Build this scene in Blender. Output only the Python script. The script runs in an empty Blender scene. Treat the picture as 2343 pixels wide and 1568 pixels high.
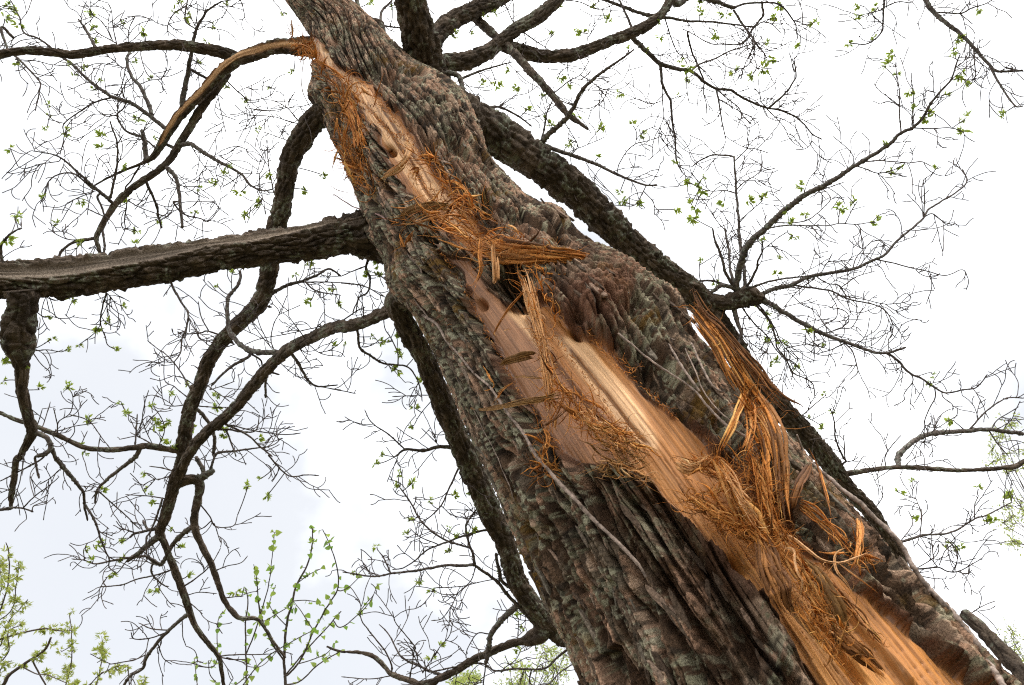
import bpy, math, random
import numpy as np
from mathutils import Matrix, Vector

rng = np.random.default_rng(7)
random.seed(7)
SC = bpy.context.scene
COL = SC.collection

# ------------------------------------------------------------------ camera
W, H, FPX = 2342.0, 1568.0, 1786.0           # photo grid used for measuring, focal length in it
CAM_POS = np.array([0.0, 0.0, 1.25])
ELEV, ROLL = math.radians(43), math.radians(15)
_r0 = np.array([1.0, 0, 0]); _f = np.array([0, math.cos(ELEV), math.sin(ELEV)])
_u0 = np.array([0, -math.sin(ELEV), math.cos(ELEV)])
CR = math.cos(ROLL) * _r0 - math.sin(ROLL) * _u0
CU = math.sin(ROLL) * _r0 + math.cos(ROLL) * _u0
CF = _f
cam = bpy.data.cameras.new('camera'); camo = bpy.data.objects.new('camera', cam); COL.objects.link(camo)
cam.sensor_fit = 'HORIZONTAL'; cam.sensor_width = 23.6; cam.lens = 23.6 * FPX / W
cam.clip_start = 0.05; cam.clip_end = 3000
_m = Matrix.Identity(4)
for i in range(3):
    _m[i][0] = CR[i]; _m[i][1] = CU[i]; _m[i][2] = -CF[i]; _m[i][3] = CAM_POS[i]
camo.matrix_world = _m
cam.dof.use_dof = True; cam.dof.focus_distance = 4.2; cam.dof.aperture_fstop = 9.0
SC.camera = camo

# ------------------------------------------------------------------ world, sun, exposure
SUN_EL, SUN_AZ = math.radians(60), math.radians(125)     # azimuth clockwise from +Y: behind the camera, to its right
w = bpy.data.worlds.new('World'); SC.world = w; w.use_nodes = True
nt = w.node_tree; nt.nodes.clear()
def N(t, kind, **kw):
    n = t.nodes.new(kind)
    for k, v in kw.items(): setattr(n, k, v)
    return n
out = N(nt, 'ShaderNodeOutputWorld'); bg = N(nt, 'ShaderNodeBackground')
sky = N(nt, 'ShaderNodeTexSky', sky_type='NISHITA', sun_disc=False)
sky.sun_elevation = SUN_EL; sky.sun_rotation = SUN_AZ; sky.air_density = 1.0; sky.dust_density = 2.0
tc = N(nt, 'ShaderNodeTexCoord')
mp = N(nt, 'ShaderNodeMapping'); mp.inputs['Location'].default_value = (8.1, 5.4, 13.8); mp.inputs['Scale'].default_value = (1.0, 1.0, 1.25)
nz = N(nt, 'ShaderNodeTexNoise'); nz.inputs['Scale'].default_value = 1.35; nz.inputs['Detail'].default_value = 7; nz.inputs['Roughness'].default_value = 0.5; nz.inputs['Distortion'].default_value = 0.0
rp = N(nt, 'ShaderNodeValToRGB')
rp.color_ramp.elements[0].position = 0.30; rp.color_ramp.elements[0].color = (0.88, 0.88, 0.88, 1)
rp.color_ramp.elements[1].position = 0.56; rp.color_ramp.elements[1].color = (1, 1, 1, 1)
cl = N(nt, 'ShaderNodeMix', data_type='RGBA')           # cloud brightness: thin pale grey to bright white
cl.inputs['A'].default_value = (5.1, 5.25, 5.5, 1); cl.inputs['B'].default_value = (18.0, 18.2, 18.5, 1)
mx = N(nt, 'ShaderNodeMix', data_type='RGBA')
cr2 = N(nt, 'ShaderNodeValToRGB'); cr2.color_ramp.elements[0].position = 0.40; cr2.color_ramp.elements[1].position = 0.70
nt.links.new(tc.outputs['Generated'], mp.inputs['Vector']); nt.links.new(mp.outputs['Vector'], nz.inputs['Vector'])
nt.links.new(nz.outputs['Fac'], rp.inputs['Fac']); nt.links.new(nz.outputs['Fac'], cr2.inputs['Fac'])
nt.links.new(cr2.outputs['Color'], cl.inputs['Factor'])
nt.links.new(rp.outputs['Color'], mx.inputs['Factor'])
nt.links.new(sky.outputs['Color'], mx.inputs['A']); nt.links.new(cl.outputs['Result'], mx.inputs['B'])
nt.links.new(mx.outputs['Result'], bg.inputs['Color']); bg.inputs['Strength'].default_value = 0.10
nt.links.new(bg.outputs['Background'], out.inputs['Surface'])
sun = bpy.data.lights.new('sun', 'SUN'); sun.energy = 1.2; sun.angle = math.radians(22); sun.color = (1.0, 0.94, 0.85)
suno = bpy.data.objects.new('sun', sun); COL.objects.link(suno)
_d = Vector((math.sin(SUN_AZ) * math.cos(SUN_EL), math.cos(SUN_AZ) * math.cos(SUN_EL), math.sin(SUN_EL)))
suno.rotation_euler = (-_d).to_track_quat('-Z', 'Y').to_euler()
SC.view_settings.view_transform = 'Standard'; SC.view_settings.look = 'None'
SC.view_settings.exposure = 0.88; SC.view_settings.gamma = 1.0; SC.view_settings.use_curve_mapping = False
SC.cycles.use_denoising = False; SC.cycles.pixel_filter_type = 'BLACKMAN_HARRIS'; SC.cycles.filter_width = 1.15; SC.cycles.max_bounces = 5; SC.cycles.diffuse_bounces = 3; SC.cycles.transmission_bounces = 3

# ------------------------------------------------------------------ measuring helpers
def P(x, y, z):
    x = np.asarray(x, float); y = np.asarray(y, float); z = np.asarray(z, float)
    X = (x - W / 2) / FPX * z; Y = -(y - H / 2) / FPX * z
    return CAM_POS + X[..., None] * CR + Y[..., None] * CU + z[..., None] * CF
def proj(p):
    q = p - CAM_POS; z = q @ CF
    return q @ CR / z * FPX + W / 2, -(q @ CU) / z * FPX + H / 2, z

# ------------------------------------------------------------------ numpy noise
_TAB = {}
def _tab(seed):
    if seed not in _TAB: _TAB[seed] = np.random.default_rng(1000 + seed).random((512 * 512)).astype(np.float32)
    return _TAB[seed]
def vnoise(x, y, z=None, seed=0):
    x = np.asarray(x, np.float32); y = np.asarray(y, np.float32); tb = _tab(seed)
    xi = np.floor(x); yi = np.floor(y); fx = x - xi; fy = y - yi
    fx = fx * fx * (3 - 2 * fx); fy = fy * fy * (3 - 2 * fy)
    xi = xi.astype(np.int32) & 511; yi = yi.astype(np.int32) & 511; x2 = (xi + 1) & 511; y1 = yi << 9; y2 = ((yi + 1) & 511) << 9
    a = tb[y1 + xi]; b = tb[y1 + x2]; c = tb[y2 + xi]; d = tb[y2 + x2]
    a += (b - a) * fx; c += (d - c) * fx
    return a + (c - a) * fy
def fbm(x, y, seed=0, oct=4, gain=0.5):
    s = 0; amp = 1; tot = 0
    for o in range(oct):
        s = s + amp * vnoise(x * 2 ** o + 13.7 * o, y * 2 ** o + 7.3 * o, None, seed + o); tot += amp; amp *= gain
    return s / tot
def worley(x, y, seed=0, vec=False):
    x = np.asarray(x, np.float32); y = np.asarray(y, np.float32)
    ta, tb, tcc = _tab(seed), _tab(seed + 1), _tab(seed + 2)
    xi = np.floor(x); yi = np.floor(y); xk = xi.astype(np.int32); yk = yi.astype(np.int32)
    f1 = np.full(x.shape, 9.0, np.float32); f2 = f1.copy(); idx = np.zeros(x.shape, np.int32); vx = np.zeros_like(f1); vy = np.zeros_like(f1)
    for dx in (-1, 0, 1):
        for dy in (-1, 0, 1):
            k = (((yk + dy) & 511) << 9) + ((xk + dx) & 511)
            ox = xi + dx + 0.1 + 0.8 * ta[k] - x; oy = yi + dy + 0.1 + 0.8 * tb[k] - y
            d = np.sqrt(ox * ox + oy * oy); new = d < f1
            f2 = np.where(new, f1, np.minimum(f2, d)); idx = np.where(new, k, idx); f1 = np.where(new, d, f1)
            if vec: vx = np.where(new, ox, vx); vy = np.where(new, oy, vy)
    if vec: return f1, f2, tcc[idx], vx, vy, ta[idx], tb[idx]
    return f1, f2, tcc[idx]
def sstep(a, b, x):
    t = np.clip((x - a) / (b - a), 0, 1); return t * t * (3 - 2 * t)
def mixc(c, col, f): return c * (1 - f[..., None]) + np.asarray(col) * f[..., None]
def in_poly(x, y, poly):
    r = np.zeros(x.shape, bool); n = len(poly)
    for i in range(n):
        x0, y0 = poly[i]; x1, y1 = poly[(i + 1) % n]
        if y0 == y1: continue
        r ^= ((y0 > y) != (y1 > y)) & (x < (x1 - x0) * (y - y0) / (y1 - y0) + x0)
    return r
def poly_dist(x, y, pl):
    d = np.full(x.shape, 1e9); tt = np.zeros(x.shape); n = len(pl) - 1
    for i in range(n):
        x0, y0 = pl[i][:2]; x1, y1 = pl[i + 1][:2]; dx = x1 - x0; dy = y1 - y0
        t = np.clip(((x - x0) * dx + (y - y0) * dy) / (dx * dx + dy * dy + 1e-9), 0, 1)
        q = np.hypot(x - x0 - t * dx, y - y0 - t * dy); m = q < d
        d = np.where(m, q, d); tt = np.where(m, (i + t) / n, tt)
    return d, tt
def blur(g, r):
    for ax in (0, 1):
        pad = [(0, 0), (0, 0)]; pad[ax] = (r + 1, r)
        c = np.cumsum(np.pad(g, pad, mode='edge'), axis=ax)
        n = g.shape[ax]
        g = (np.take(c, np.arange(2 * r + 1, 2 * r + 1 + n), axis=ax) - np.take(c, np.arange(0, n), axis=ax)) / (2 * r + 1)
    return g
def catmull(pts, step):
    """pts (n,k) smoothed and resampled every `step` along the first two columns"""
    p = np.asarray(pts, float)
    if len(p) == 2: dense = p[0] + (p[1] - p[0]) * np.linspace(0, 1, 12)[:, None]
    else:
        q = np.vstack([2 * p[0] - p[1], p, 2 * p[-1] - p[-2]]); t = np.linspace(0, 1, 12, endpoint=False)[:, None]; seg = []
        for i in range(1, len(q) - 2):
            a, b, c, d = q[i - 1], q[i], q[i + 1], q[i + 2]
            seg.append(0.5 * (2 * b + (c - a) * t + (2 * a - 5 * b + 4 * c - d) * t ** 2 + (3 * b - a - 3 * c + d) * t ** 3))
        dense = np.vstack(seg + [p[-1:]])
    L = np.concatenate([[0], np.cumsum(np.hypot(*np.diff(dense[:, :2], axis=0).T))])
    n = max(3, int(L[-1] / step) + 1); s = np.linspace(0, L[-1], n)
    return np.stack([np.interp(s, L, dense[:, k]) for k in range(dense.shape[1])], 1)

# ------------------------------------------------------------------ mesh helpers
def mesh_data(name, v, f, mat, col=None, smooth=True, attr=None):
    v = np.ascontiguousarray(v, np.float32); f = np.ascontiguousarray(f, np.int32)
    me = bpy.data.meshes.new(name); k = f.shape[1]
    me.vertices.add(len(v)); me.vertices.foreach_set('co', v.ravel())
    me.loops.add(f.size); me.loops.foreach_set('vertex_index', f.ravel())
    me.polygons.add(len(f)); me.polygons.foreach_set('loop_start', np.arange(0, f.size, k, dtype=np.int32))
    me.polygons.foreach_set('loop_total', np.full(len(f), k, np.int32))
    me.polygons.foreach_set('use_smooth', np.full(len(f), smooth, bool))
    if col is not None:
        a = me.color_attributes.new('tint', 'FLOAT_COLOR', 'POINT')
        a.data.foreach_set('color', np.concatenate([col, np.ones((len(col), 1))], 1).astype(np.float32).ravel())
    for an, av in (attr or {}).items():
        a = me.attributes.new(an, 'FLOAT_VECTOR', 'POINT'); a.data.foreach_set('vector', av.astype(np.float32).ravel())
    me.update(calc_edges=True)
    if mat: me.materials.append(mat)
    return me
def link(name, me, parent=None, loc=None):
    o = bpy.data.objects.new(name, me); COL.objects.link(o)
    if parent is not None: o.parent = parent
    if loc is not None: o.location = loc
    return o
def tag(o, label, cat, group=None, kind=None):
    o['label'] = label; o['category'] = cat
    if group: o['group'] = group
    if kind: o['kind'] = kind
    return o
def empty(name, loc):
    o = bpy.data.objects.new(name, None); o.location = loc; o.empty_display_size = 0.2; COL.objects.link(o); return o

def frames(cen):
    T = np.gradient(cen, axis=0); T /= np.linalg.norm(T, axis=1)[:, None] + 1e-12
    V = CAM_POS - cen; V = V - (V * T).sum(1)[:, None] * T; V /= np.linalg.norm(V, axis=1)[:, None] + 1e-12
    return T, V, np.cross(T, V)
def tube(cen, rad, nphi=6, disp=None, phis=None, flat=1.0, twist=None):
    """closed tube; rad (n,), disp (n,nphi) added to the radius. Returns verts, quads"""
    n = len(cen); T, V, E = frames(cen)
    if phis is None: phis = np.linspace(-math.pi, math.pi, nphi, endpoint=False)
    nphi = len(phis); r = rad[:, None] + (0 if disp is None else disp)
    ph = phis[None, :] + (0 if twist is None else 0 * phis)
    c, s = np.cos(ph), np.sin(ph) * np.ones((n, 1))
    c = c * np.ones((n, 1)); c = c * flat
    if twist is not None:
        ct, st = np.cos(twist)[:, None], np.sin(twist)[:, None]; c, s = c * ct - s * st, c * st + s * ct
    v = cen[:, None, :] + r[..., None] * (c[..., None] * V[:, None, :] + s[..., None] * E[:, None, :])
    v = v.reshape(-1, 3)
    i = np.arange(n - 1)[:, None] * nphi; j = np.arange(nphi)[None, :]; j2 = (j + 1) % nphi
    q = np.stack([i + j, i + j2, i + nphi + j2, i + nphi + j], -1).reshape(-1, 4)
    # end caps: a centre vertex fan stored as degenerate-free quads is not needed for tapered tips; close both ends
    caps = []
    for base in (0, (n - 1) * nphi):
        k = nphi // 2
        for a in range(1, k):
            p0, p1, p2, p3 = base + a - 1, base + a, base + nphi - 1 - a, base + (nphi - a) % nphi
            if a == 1: p0, p3 = base, base + nphi - 1
            caps.append((p0, p1, p2, p3) if base else (p3, p2, p1, p0))
    if nphi >= 4:
        caps = [cq for cq in caps if len(set(cq)) == 4]
        if caps: q = np.vstack([q, np.array(caps)])
    return v, q
class Bag:
    def __init__(s): s.v = []; s.f = []; s.c = []; s.n = 0
    def add(s, v, f, c):
        s.v.append(v); s.f.append(f + s.n); s.n += len(v)
        c = np.asarray(c, float); s.c.append(np.tile(c, (len(v), 1)) if c.ndim == 1 else c)
    def mesh(s, name, mat, off, smooth=True):
        return mesh_data(name, np.vstack(s.v) - off, np.vstack(s.f), mat, np.vstack(s.c), smooth)

# ------------------------------------------------------------------ materials
def mat_base(name):
    m = bpy.data.materials.new(name); m.use_nodes = True; t = m.node_tree
    return m, t, t.nodes['Principled BSDF']
def m_bark(name, fine=220.0, bump=0.6, mult=1.0, detail=6):
    m, t, b = mat_base(name)
    at = N(t, 'ShaderNodeAttribute', attribute_name='tint')
    g = N(t, 'ShaderNodeTexCoord')
    n1 = N(t, 'ShaderNodeTexNoise'); n1.inputs['Scale'].default_value = fine; n1.inputs['Detail'].default_value = detail; n1.inputs['Roughness'].default_value = 0.65
    r1 = N(t, 'ShaderNodeMapRange'); r1.inputs['From Min'].default_value = 0.3; r1.inputs['From Max'].default_value = 0.7; r1.inputs['To Min'].default_value = 0.45 * mult; r1.inputs['To Max'].default_value = 1.6 * mult
    mu = N(t, 'ShaderNodeVectorMath', operation='SCALE')
    t.links.new(g.outputs['Object'], n1.inputs['Vector']); t.links.new(n1.outputs['Fac'], r1.inputs['Value'])
    t.links.new(at.outputs['Color'], mu.inputs[0]); t.links.new(r1.outputs['Result'], mu.inputs['Scale'])
    t.links.new(mu.outputs['Vector'], b.inputs['Base Color'])
    bp = N(t, 'ShaderNodeBump'); bp.inputs['Strength'].default_value = bump; bp.inputs['Distance'].default_value = 0.009
    t.links.new(n1.outputs['Fac'], bp.inputs['Height']); t.links.new(bp.outputs['Normal'], b.inputs['Normal'])
    b.inputs['Roughness'].default_value = 0.92; b.inputs['Specular IOR Level'].default_value = 0.15
    return m
def m_wood(name):
    m, t, b = mat_base(name)
    at = N(t, 'ShaderNodeAttribute', attribute_name='tint'); gr = N(t, 'ShaderNodeAttribute', attribute_name='grain')
    mpn = N(t, 'ShaderNodeMapping'); mpn.inputs['Scale'].default_value = (210, 6, 1)
    n1 = N(t, 'ShaderNodeTexNoise'); n1.inputs['Scale'].default_value = 1.0; n1.inputs['Detail'].default_value = 5; n1.inputs['Roughness'].default_value = 0.6
    r1 = N(t, 'ShaderNodeMapRange'); r1.inputs['From Min'].default_value = 0.3; r1.inputs['From Max'].default_value = 0.7; r1.inputs['To Min'].default_value = 0.62; r1.inputs['To Max'].default_value = 1.25
    mu = N(t, 'ShaderNodeVectorMath', operation='SCALE')
    t.links.new(gr.outputs['Vector'], mpn.inputs['Vector']); t.links.new(mpn.outputs['Vector'], n1.inputs['Vector'])
    t.links.new(n1.outputs['Fac'], r1.inputs['Value']); t.links.new(at.outputs['Color'], mu.inputs[0]); t.links.new(r1.outputs['Result'], mu.inputs['Scale'])
    t.links.new(mu.outputs['Vector'], b.inputs['Base Color'])
    bp = N(t, 'ShaderNodeBump'); bp.inputs['Strength'].default_value = 0.3; bp.inputs['Distance'].default_value = 0.002
    t.links.new(n1.outputs['Fac'], bp.inputs['Height']); t.links.new(bp.outputs['Normal'], b.inputs['Normal'])
    b.inputs['Roughness'].default_value = 0.5; b.inputs['Specular IOR Level'].default_value = 0.35
    return m
def m_fibre(name):
    m, t, b = mat_base(name)
    at = N(t, 'ShaderNodeAttribute', attribute_name='tint'); tr = N(t, 'ShaderNodeBsdfTranslucent'); mxs = N(t, 'ShaderNodeMixShader'); mxs.inputs[0].default_value = 0.22
    g = N(t, 'ShaderNodeTexCoord'); n1 = N(t, 'ShaderNodeTexNoise'); n1.inputs['Scale'].default_value = 160; n1.inputs['Detail'].default_value = 3
    r1 = N(t, 'ShaderNodeMapRange'); r1.inputs['From Min'].default_value = 0.3; r1.inputs['From Max'].default_value = 0.7; r1.inputs['To Min'].default_value = 0.7; r1.inputs['To Max'].default_value = 1.25
    mu = N(t, 'ShaderNodeVectorMath', operation='SCALE')
    t.links.new(g.outputs['Object'], n1.inputs['Vector']); t.links.new(n1.outputs['Fac'], r1.inputs['Value'])
    t.links.new(at.outputs['Color'], mu.inputs[0]); t.links.new(r1.outputs['Result'], mu.inputs['Scale'])
    t.links.new(mu.outputs['Vector'], b.inputs['Base Color']); t.links.new(mu.outputs['Vector'], tr.inputs['Color'])
    o = t.nodes['Material Output']; t.links.new(b.outputs['BSDF'], mxs.inputs[1]); t.links.new(tr.outputs['BSDF'], mxs.inputs[2]); t.links.new(mxs.outputs['Shader'], o.inputs['Surface'])
    b.inputs['Roughness'].default_value = 0.7; b.inputs['Specular IOR Level'].default_value = 0.25
    return m
def m_leaf(name, c1, c2, trans=0.5):
    m, t, b = mat_base(name)
    oi = N(t, 'ShaderNodeObjectInfo'); mc = N(t, 'ShaderNodeMix', data_type='RGBA'); mc.inputs['A'].default_value = (*c1, 1); mc.inputs['B'].default_value = (*c2, 1)
    tr = N(t, 'ShaderNodeBsdfTranslucent'); mxs = N(t, 'ShaderNodeMixShader'); mxs.inputs[0].default_value = trans
    g = N(t, 'ShaderNodeNewGeometry'); ad = N(t, 'ShaderNodeMath', operation='ADD'); fr = N(t, 'ShaderNodeMath', operation='FRACT')
    t.links.new(oi.outputs['Random'], ad.inputs[0]); t.links.new(g.outputs['Random Per Island'], ad.inputs[1]); t.links.new(ad.outputs[0], fr.inputs[0])
    t.links.new(fr.outputs[0], mc.inputs['Factor']); t.links.new(mc.outputs['Result'], b.inputs['Base Color']); t.links.new(mc.outputs['Result'], tr.inputs['Color'])
    o = t.nodes['Material Output']; t.links.new(b.outputs['BSDF'], mxs.inputs[1]); t.links.new(tr.outputs['BSDF'], mxs.inputs[2]); t.links.new(mxs.outputs['Shader'], o.inputs['Surface'])
    b.inputs['Roughness'].default_value = 0.5
    return m
M_BARK = m_bark('trunk bark', 190, 0.8); M_LIMB = m_bark('limb bark', 150, 0.7); M_TWIG = m_bark('twig bark', 60, 0.2, 1.0, 2)
M_WOOD = m_wood('fresh stripped wood'); M_FIB = m_fibre('torn wood fibre')
M_LEAF = m_leaf('young leaf', (0.24, 0.36, 0.035), (0.42, 0.48, 0.075), 0.55)
M_HEART = m_leaf('heart leaf', (0.17, 0.31, 0.04), (0.33, 0.42, 0.08), 0.55)
M_ASH = m_leaf('yellow green leaf', (0.30, 0.37, 0.055), (0.44, 0.46, 0.12), 0.55)
M_FAR = m_leaf('far leaf', (0.30, 0.40, 0.08), (0.48, 0.52, 0.14), 0.55)

# ------------------------------------------------------------------ ground (below the frame; it bounces light up the trunk)
def ground():
    n = 90; r = np.concatenate([[0], np.geomspace(0.6, 1500, n)]); a = np.linspace(0, 2 * math.pi, 72, endpoint=False)
    x = r[:, None] * np.cos(a); y = r[:, None] * np.sin(a); z = 0.10 * (fbm(x * 0.4 + 50, y * 0.4 + 50, 3) - 0.5) * np.clip(r[:, None], 0, 2)
    z = z - 0.02; v = np.stack([x, y, z], -1).reshape(-1, 3)
    i = np.arange(n)[:, None] * 72; j = np.arange(72)[None]; j2 = (j + 1) % 72
    q = np.stack([i + j, i + 72 + j, i + 72 + j2, i + j2], -1).reshape(-1, 4)
    m, t, b = mat_base('leaf litter and grass')
    g = N(t, 'ShaderNodeTexCoord'); n1 = N(t, 'ShaderNodeTexNoise'); n1.inputs['Scale'].default_value = 6; n1.inputs['Detail'].default_value = 8
    c = N(t, 'ShaderNodeValToRGB'); c.color_ramp.elements[0].color = (0.045, 0.06, 0.018, 1); c.color_ramp.elements[0].position = 0.4
    c.color_ramp.elements[1].color = (0.11, 0.075, 0.045, 1); c.color_ramp.elements[1].position = 0.6
    t.links.new(g.outputs['Object'], n1.inputs['Vector']); t.links.new(n1.outputs['Fac'], c.inputs['Fac']); t.links.new(c.outputs['Color'], b.inputs['Base Color'])
    b.inputs['Roughness'].default_value = 0.95
    o = link('ground', mesh_data('ground', v, q, m)); o['kind'] = 'structure'; o['label'] = 'grassy ground strewn with old leaves under the tree'
ground()

# ------------------------------------------------------------------ trunk: axis from the photo's two silhouettes
#        x     y     half-width  depth
AX = [(1640, 1360, 354, 2.20), (1450, 1070, 303, 2.47), (1258, 806, 236, 2.86), (1060, 552, 170, 3.42),
      (920, 338, 136, 4.05), (838, 196, 112, 4.62), (768, 60, 66, 5.12), (700, -20, 50, 5.45), (600, -150, 45, 5.95), (480, -330, 38, 6.7)]
ax_w = [P(x, y, z) for x, y, h, z in AX]
ax_r = [h * z / FPX * 0.975 for x, y, h, z in AX]
low = []; p = ax_w[0]; d = (ax_w[0] - ax_w[1]); d /= np.linalg.norm(d)
lr = []
for k, st in enumerate((0.35, 0.4, 0.5, 0.6, 0.8, 0.9)):
    d = d + np.array([0, 0, -0.12]); d /= np.linalg.norm(d)
    p = p + d * st; low.append(p); lr.append(ax_r[0] * (1.07, 1.13, 1.18, 1.25, 1.4, 1.7)[k])
    if p[2] < -0.15: break
ax_w = low[::-1] + ax_w; ax_r = lr[::-1] + ax_r
axp = np.concatenate([np.array(ax_w), np.array(ax_r)[:, None]], 1)
def dense_axis(p, m=40):
    q = np.vstack([2 * p[0] - p[1], p, 2 * p[-1] - p[-2]]); t = np.linspace(0, 1, m, endpoint=False)[:, None]; seg = []
    for i in range(1, len(q) - 2):
        a, b, c, dd = q[i - 1], q[i], q[i + 1], q[i + 2]
        seg.append(0.5 * (2 * b + (c - a) * t + (2 * a - 5 * b + 4 * c - dd) * t ** 2 + (3 * b - a - 3 * c + dd) * t ** 3))
    return np.vstack(seg + [p[-1:]])
dx = dense_axis(axp); Ls = np.concatenate([[0], np.cumsum(np.linalg.norm(np.diff(dx[:, :3], axis=0), axis=1))])
# row spacing follows the distance to the camera; coarse where the frame does not reach
px_, py_, pz_ = proj(dx[:, :3]); vis = (py_ < 2050) & (py_ > -80) & (pz_ > 0.3)
dens = np.where(vis, 1 / (0.00138 * np.clip(pz_, 1.2, 6)), 1 / 0.03)
cum = np.concatenate([[0], np.cumsum(0.5 * (dens[1:] + dens[:-1]) * np.diff(Ls))])
NR = int(cum[-1]); s_row = np.interp(np.linspace(0, cum[-1], NR), cum, Ls)
cen = np.stack([np.interp(s_row, Ls, dx[:, k]) for k in range(3)], 1); R_row = np.interp(s_row, Ls, dx[:, 3])
BASE = np.array([cen[0, 0], cen[0, 1], 0.0])
fr = np.linspace(-1.82, 1.82, 600); bk = np.linspace(1.82, 2 * math.pi - 1.82, 72)[1:-1]
PHI = np.concatenate([fr, bk]); NP = len(PHI)
PHIW = np.where(PHI > math.pi, PHI - 2 * math.pi, PHI)
T, V, E = frames(cen)
# smooth the frame so that bends do not crease the surface
def smooth_rows(a, r=25):
    c = np.cumsum(np.pad(a, ((r + 1, r), (0, 0)), mode='edge'), axis=0); a = (c[2 * r + 1:] - c[:-2 * r - 1]) / (2 * r + 1)
    return a / np.linalg.norm(a, axis=1)[:, None]
V = smooth_rows(V); E = smooth_rows(E)
DIR = np.cos(PHI)[None, :, None] * V[:, None] + np.sin(PHI)[None, :, None] * E[:, None]
base = cen[:, None] + R_row[:, None, None] * DIR
IX, IY, IZ = proj(base.reshape(-1, 3)); IX = IX.reshape(NR, NP); IY = IY.reshape(NR, NP); IZ = IZ.reshape(NR, NP)
front = np.abs(PHIW)[None, :] < 1.62
front = front & np.ones((NR, 1), bool)
A = PHIW[None] * np.interp(s_row, [0, Ls[-1]], [0.45, 0.45])[:, None] * (0.35 + 0.65 * (R_row / 0.43))[:, None]; S = s_row[:, None] * np.ones((1, NP))

# coarse lookup of the trunk surface: pixel -> depth, normal, along-trunk direction
_cs = (slice(0, NR, 6), slice(0, 600, 8))
LKX, LKY, LKZ = IX[_cs].ravel(), IY[_cs].ravel(), IZ[_cs].ravel()
_ok = (np.abs(PHIW[_cs[1]])[None] < 1.5) & np.ones((len(s_row[_cs[0]]), 1), bool); _ok = _ok.ravel()
LKN = DIR[_cs].reshape(-1, 3)[_ok]; LKT = np.repeat(T[_cs[0]], len(PHIW[_cs[1]]), 0)[_ok]; LKX, LKY, LKZ = LKX[_ok], LKY[_ok], LKZ[_ok]
def surf(x, y):
    x = np.atleast_1d(np.asarray(x, float)); y = np.atleast_1d(np.asarray(y, float)); idx = np.empty(len(x), int)
    for i in range(len(x)): idx[i] = np.argmin((LKX - x[i]) ** 2 + (LKY - y[i]) ** 2)
    return LKZ[idx], LKN[idx], LKT[idx]

# ---- where the bark is gone (measured on the photo, then carried onto the trunk surface)
n1 = fbm(A * 30, S * 12, 11, 4) - 0.5; n2 = fbm(A * 30, S * 12, 31, 4) - 0.5; n3 = fbm(A * 120, S * 20, 37, 3) - 0.5
scl = np.clip(2.6 / IZ, 0.45, 1.3)
ne = fbm(A * 3.5, S * 9, 33, 3, 0.55) - 0.5; ne2 = fbm(A * 3.5 + 7, S * 9, 35, 3, 0.55) - 0.5
JX = IX + 44 * ne * scl; JY = IY + 40 * ne2 * scl
WOOD_A = [(688, 82), (702, 122), (728, 152), (760, 166), (775, 185), (800, 217), (830, 257), (858, 300), (880, 350), (900, 395), (928, 432), (958, 462), (1000, 502), (1045, 545), (1090, 575), (1165, 575),
          (1112, 520), (1074, 460), (1042, 428), (1008, 398), (985, 368), (962, 335), (945, 298), (912, 258), (872, 216), (832, 178), (795, 158), (762, 150), (748, 120), (715, 78)]
WOOD_B = [(1012, 575), (1048, 645), (1090, 728), (1130, 808), (1180, 898), (1230, 980), (1280, 1040), (1318, 1072), (1372, 1068), (1440, 1062), (1490, 1088), (1560, 1150), (1640, 1240), (1710, 1330), (1780, 1420), (1850, 1520), (1930, 1640), (2080, 1850), (2480, 1800),
          (2320, 1620), (2205, 1520), (2085, 1420), (1992, 1340), (1882, 1232), (1790, 1150), (1700, 1080), (1620, 1008), (1530, 928), (1455, 850), (1400, 790), (1300, 735), (1262, 690), (1210, 672), (1180, 688), (1148, 688), (1100, 645), (1050, 585)]
mA = in_poly(JX, JY, WOOD_A) & front; mB = in_poly(JX, JY, WOOD_B) & front
wood = (mA | mB); wf = blur(wood.astype(float), 1)
near = blur(wood.astype(float), 8)

# ---- bark relief
aw = A + 0.060 * (fbm(A * 5, S * 1.6, 1, 3) - 0.5) + 0.09 * (fbm(A * 1.6, S * 0.7, 5, 2) - 0.5)
sw = S + 0.30 * (fbm(A * 6, S * 1.8, 2, 3) - 0.5)
f1, f2, id1 = worley(aw / 0.047, sw / 0.80, 21)
cut = f2 - f1 + 0.14 * (fbm(A * 60, S * 5, 7, 3) - 0.5)
ridge = sstep(0.03, 0.30, cut)
wob = 0.014 * (fbm(A * 30, S * 3, 8, 2) - 0.5)
s1, s2, ids = worley((aw + wob) / 0.019, (sw + 2 * wob) / 0.30, 83)
sub = sstep(0.01, 0.20, s2 - s1 + 0.10 * (fbm(A * 110, S * 30, 9, 2) - 0.5))
g1, g2, id2, gx, gy, ga, gb = worley((aw + 1.2 * wob) / 0.0125, (sw + 4.0 * wob) / 0.095, 41, True)
pl = sstep(0.01, 0.07, g2 - g1)
k1, k2, id3 = worley((aw + 0.6 * wob) / 0.0060, (sw + 2 * wob) / 0.042, 61)
fine = fbm(A * 190, S * 11, 14, 3) - 0.5; rough = fbm(A * 130, S * 110, 19, 3) - 0.5
mid = fbm(A * 9, S * 2.2, 15, 2) - 0.5
flake = 0.005 * (id2 - 0.5) + 0.004 * ((ga - 0.5) * gx + (gb - 0.55) * gy)
chip = 0.0055 * (id3 - 0.5)
disp = 0.062 * ridge - 0.045 + (0.35 + 0.65 * ridge) * (0.018 * (sub - 0.8) + 0.005 * (ids - 0.5) + flake + 0.004 * (pl - 1) + chip) + 0.011 * fine + 0.010 * rough + 0.009 * mid
rel = np.clip(R_row / 0.40, 0.30, 1.0)[:, None]
disp = disp * rel
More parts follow.
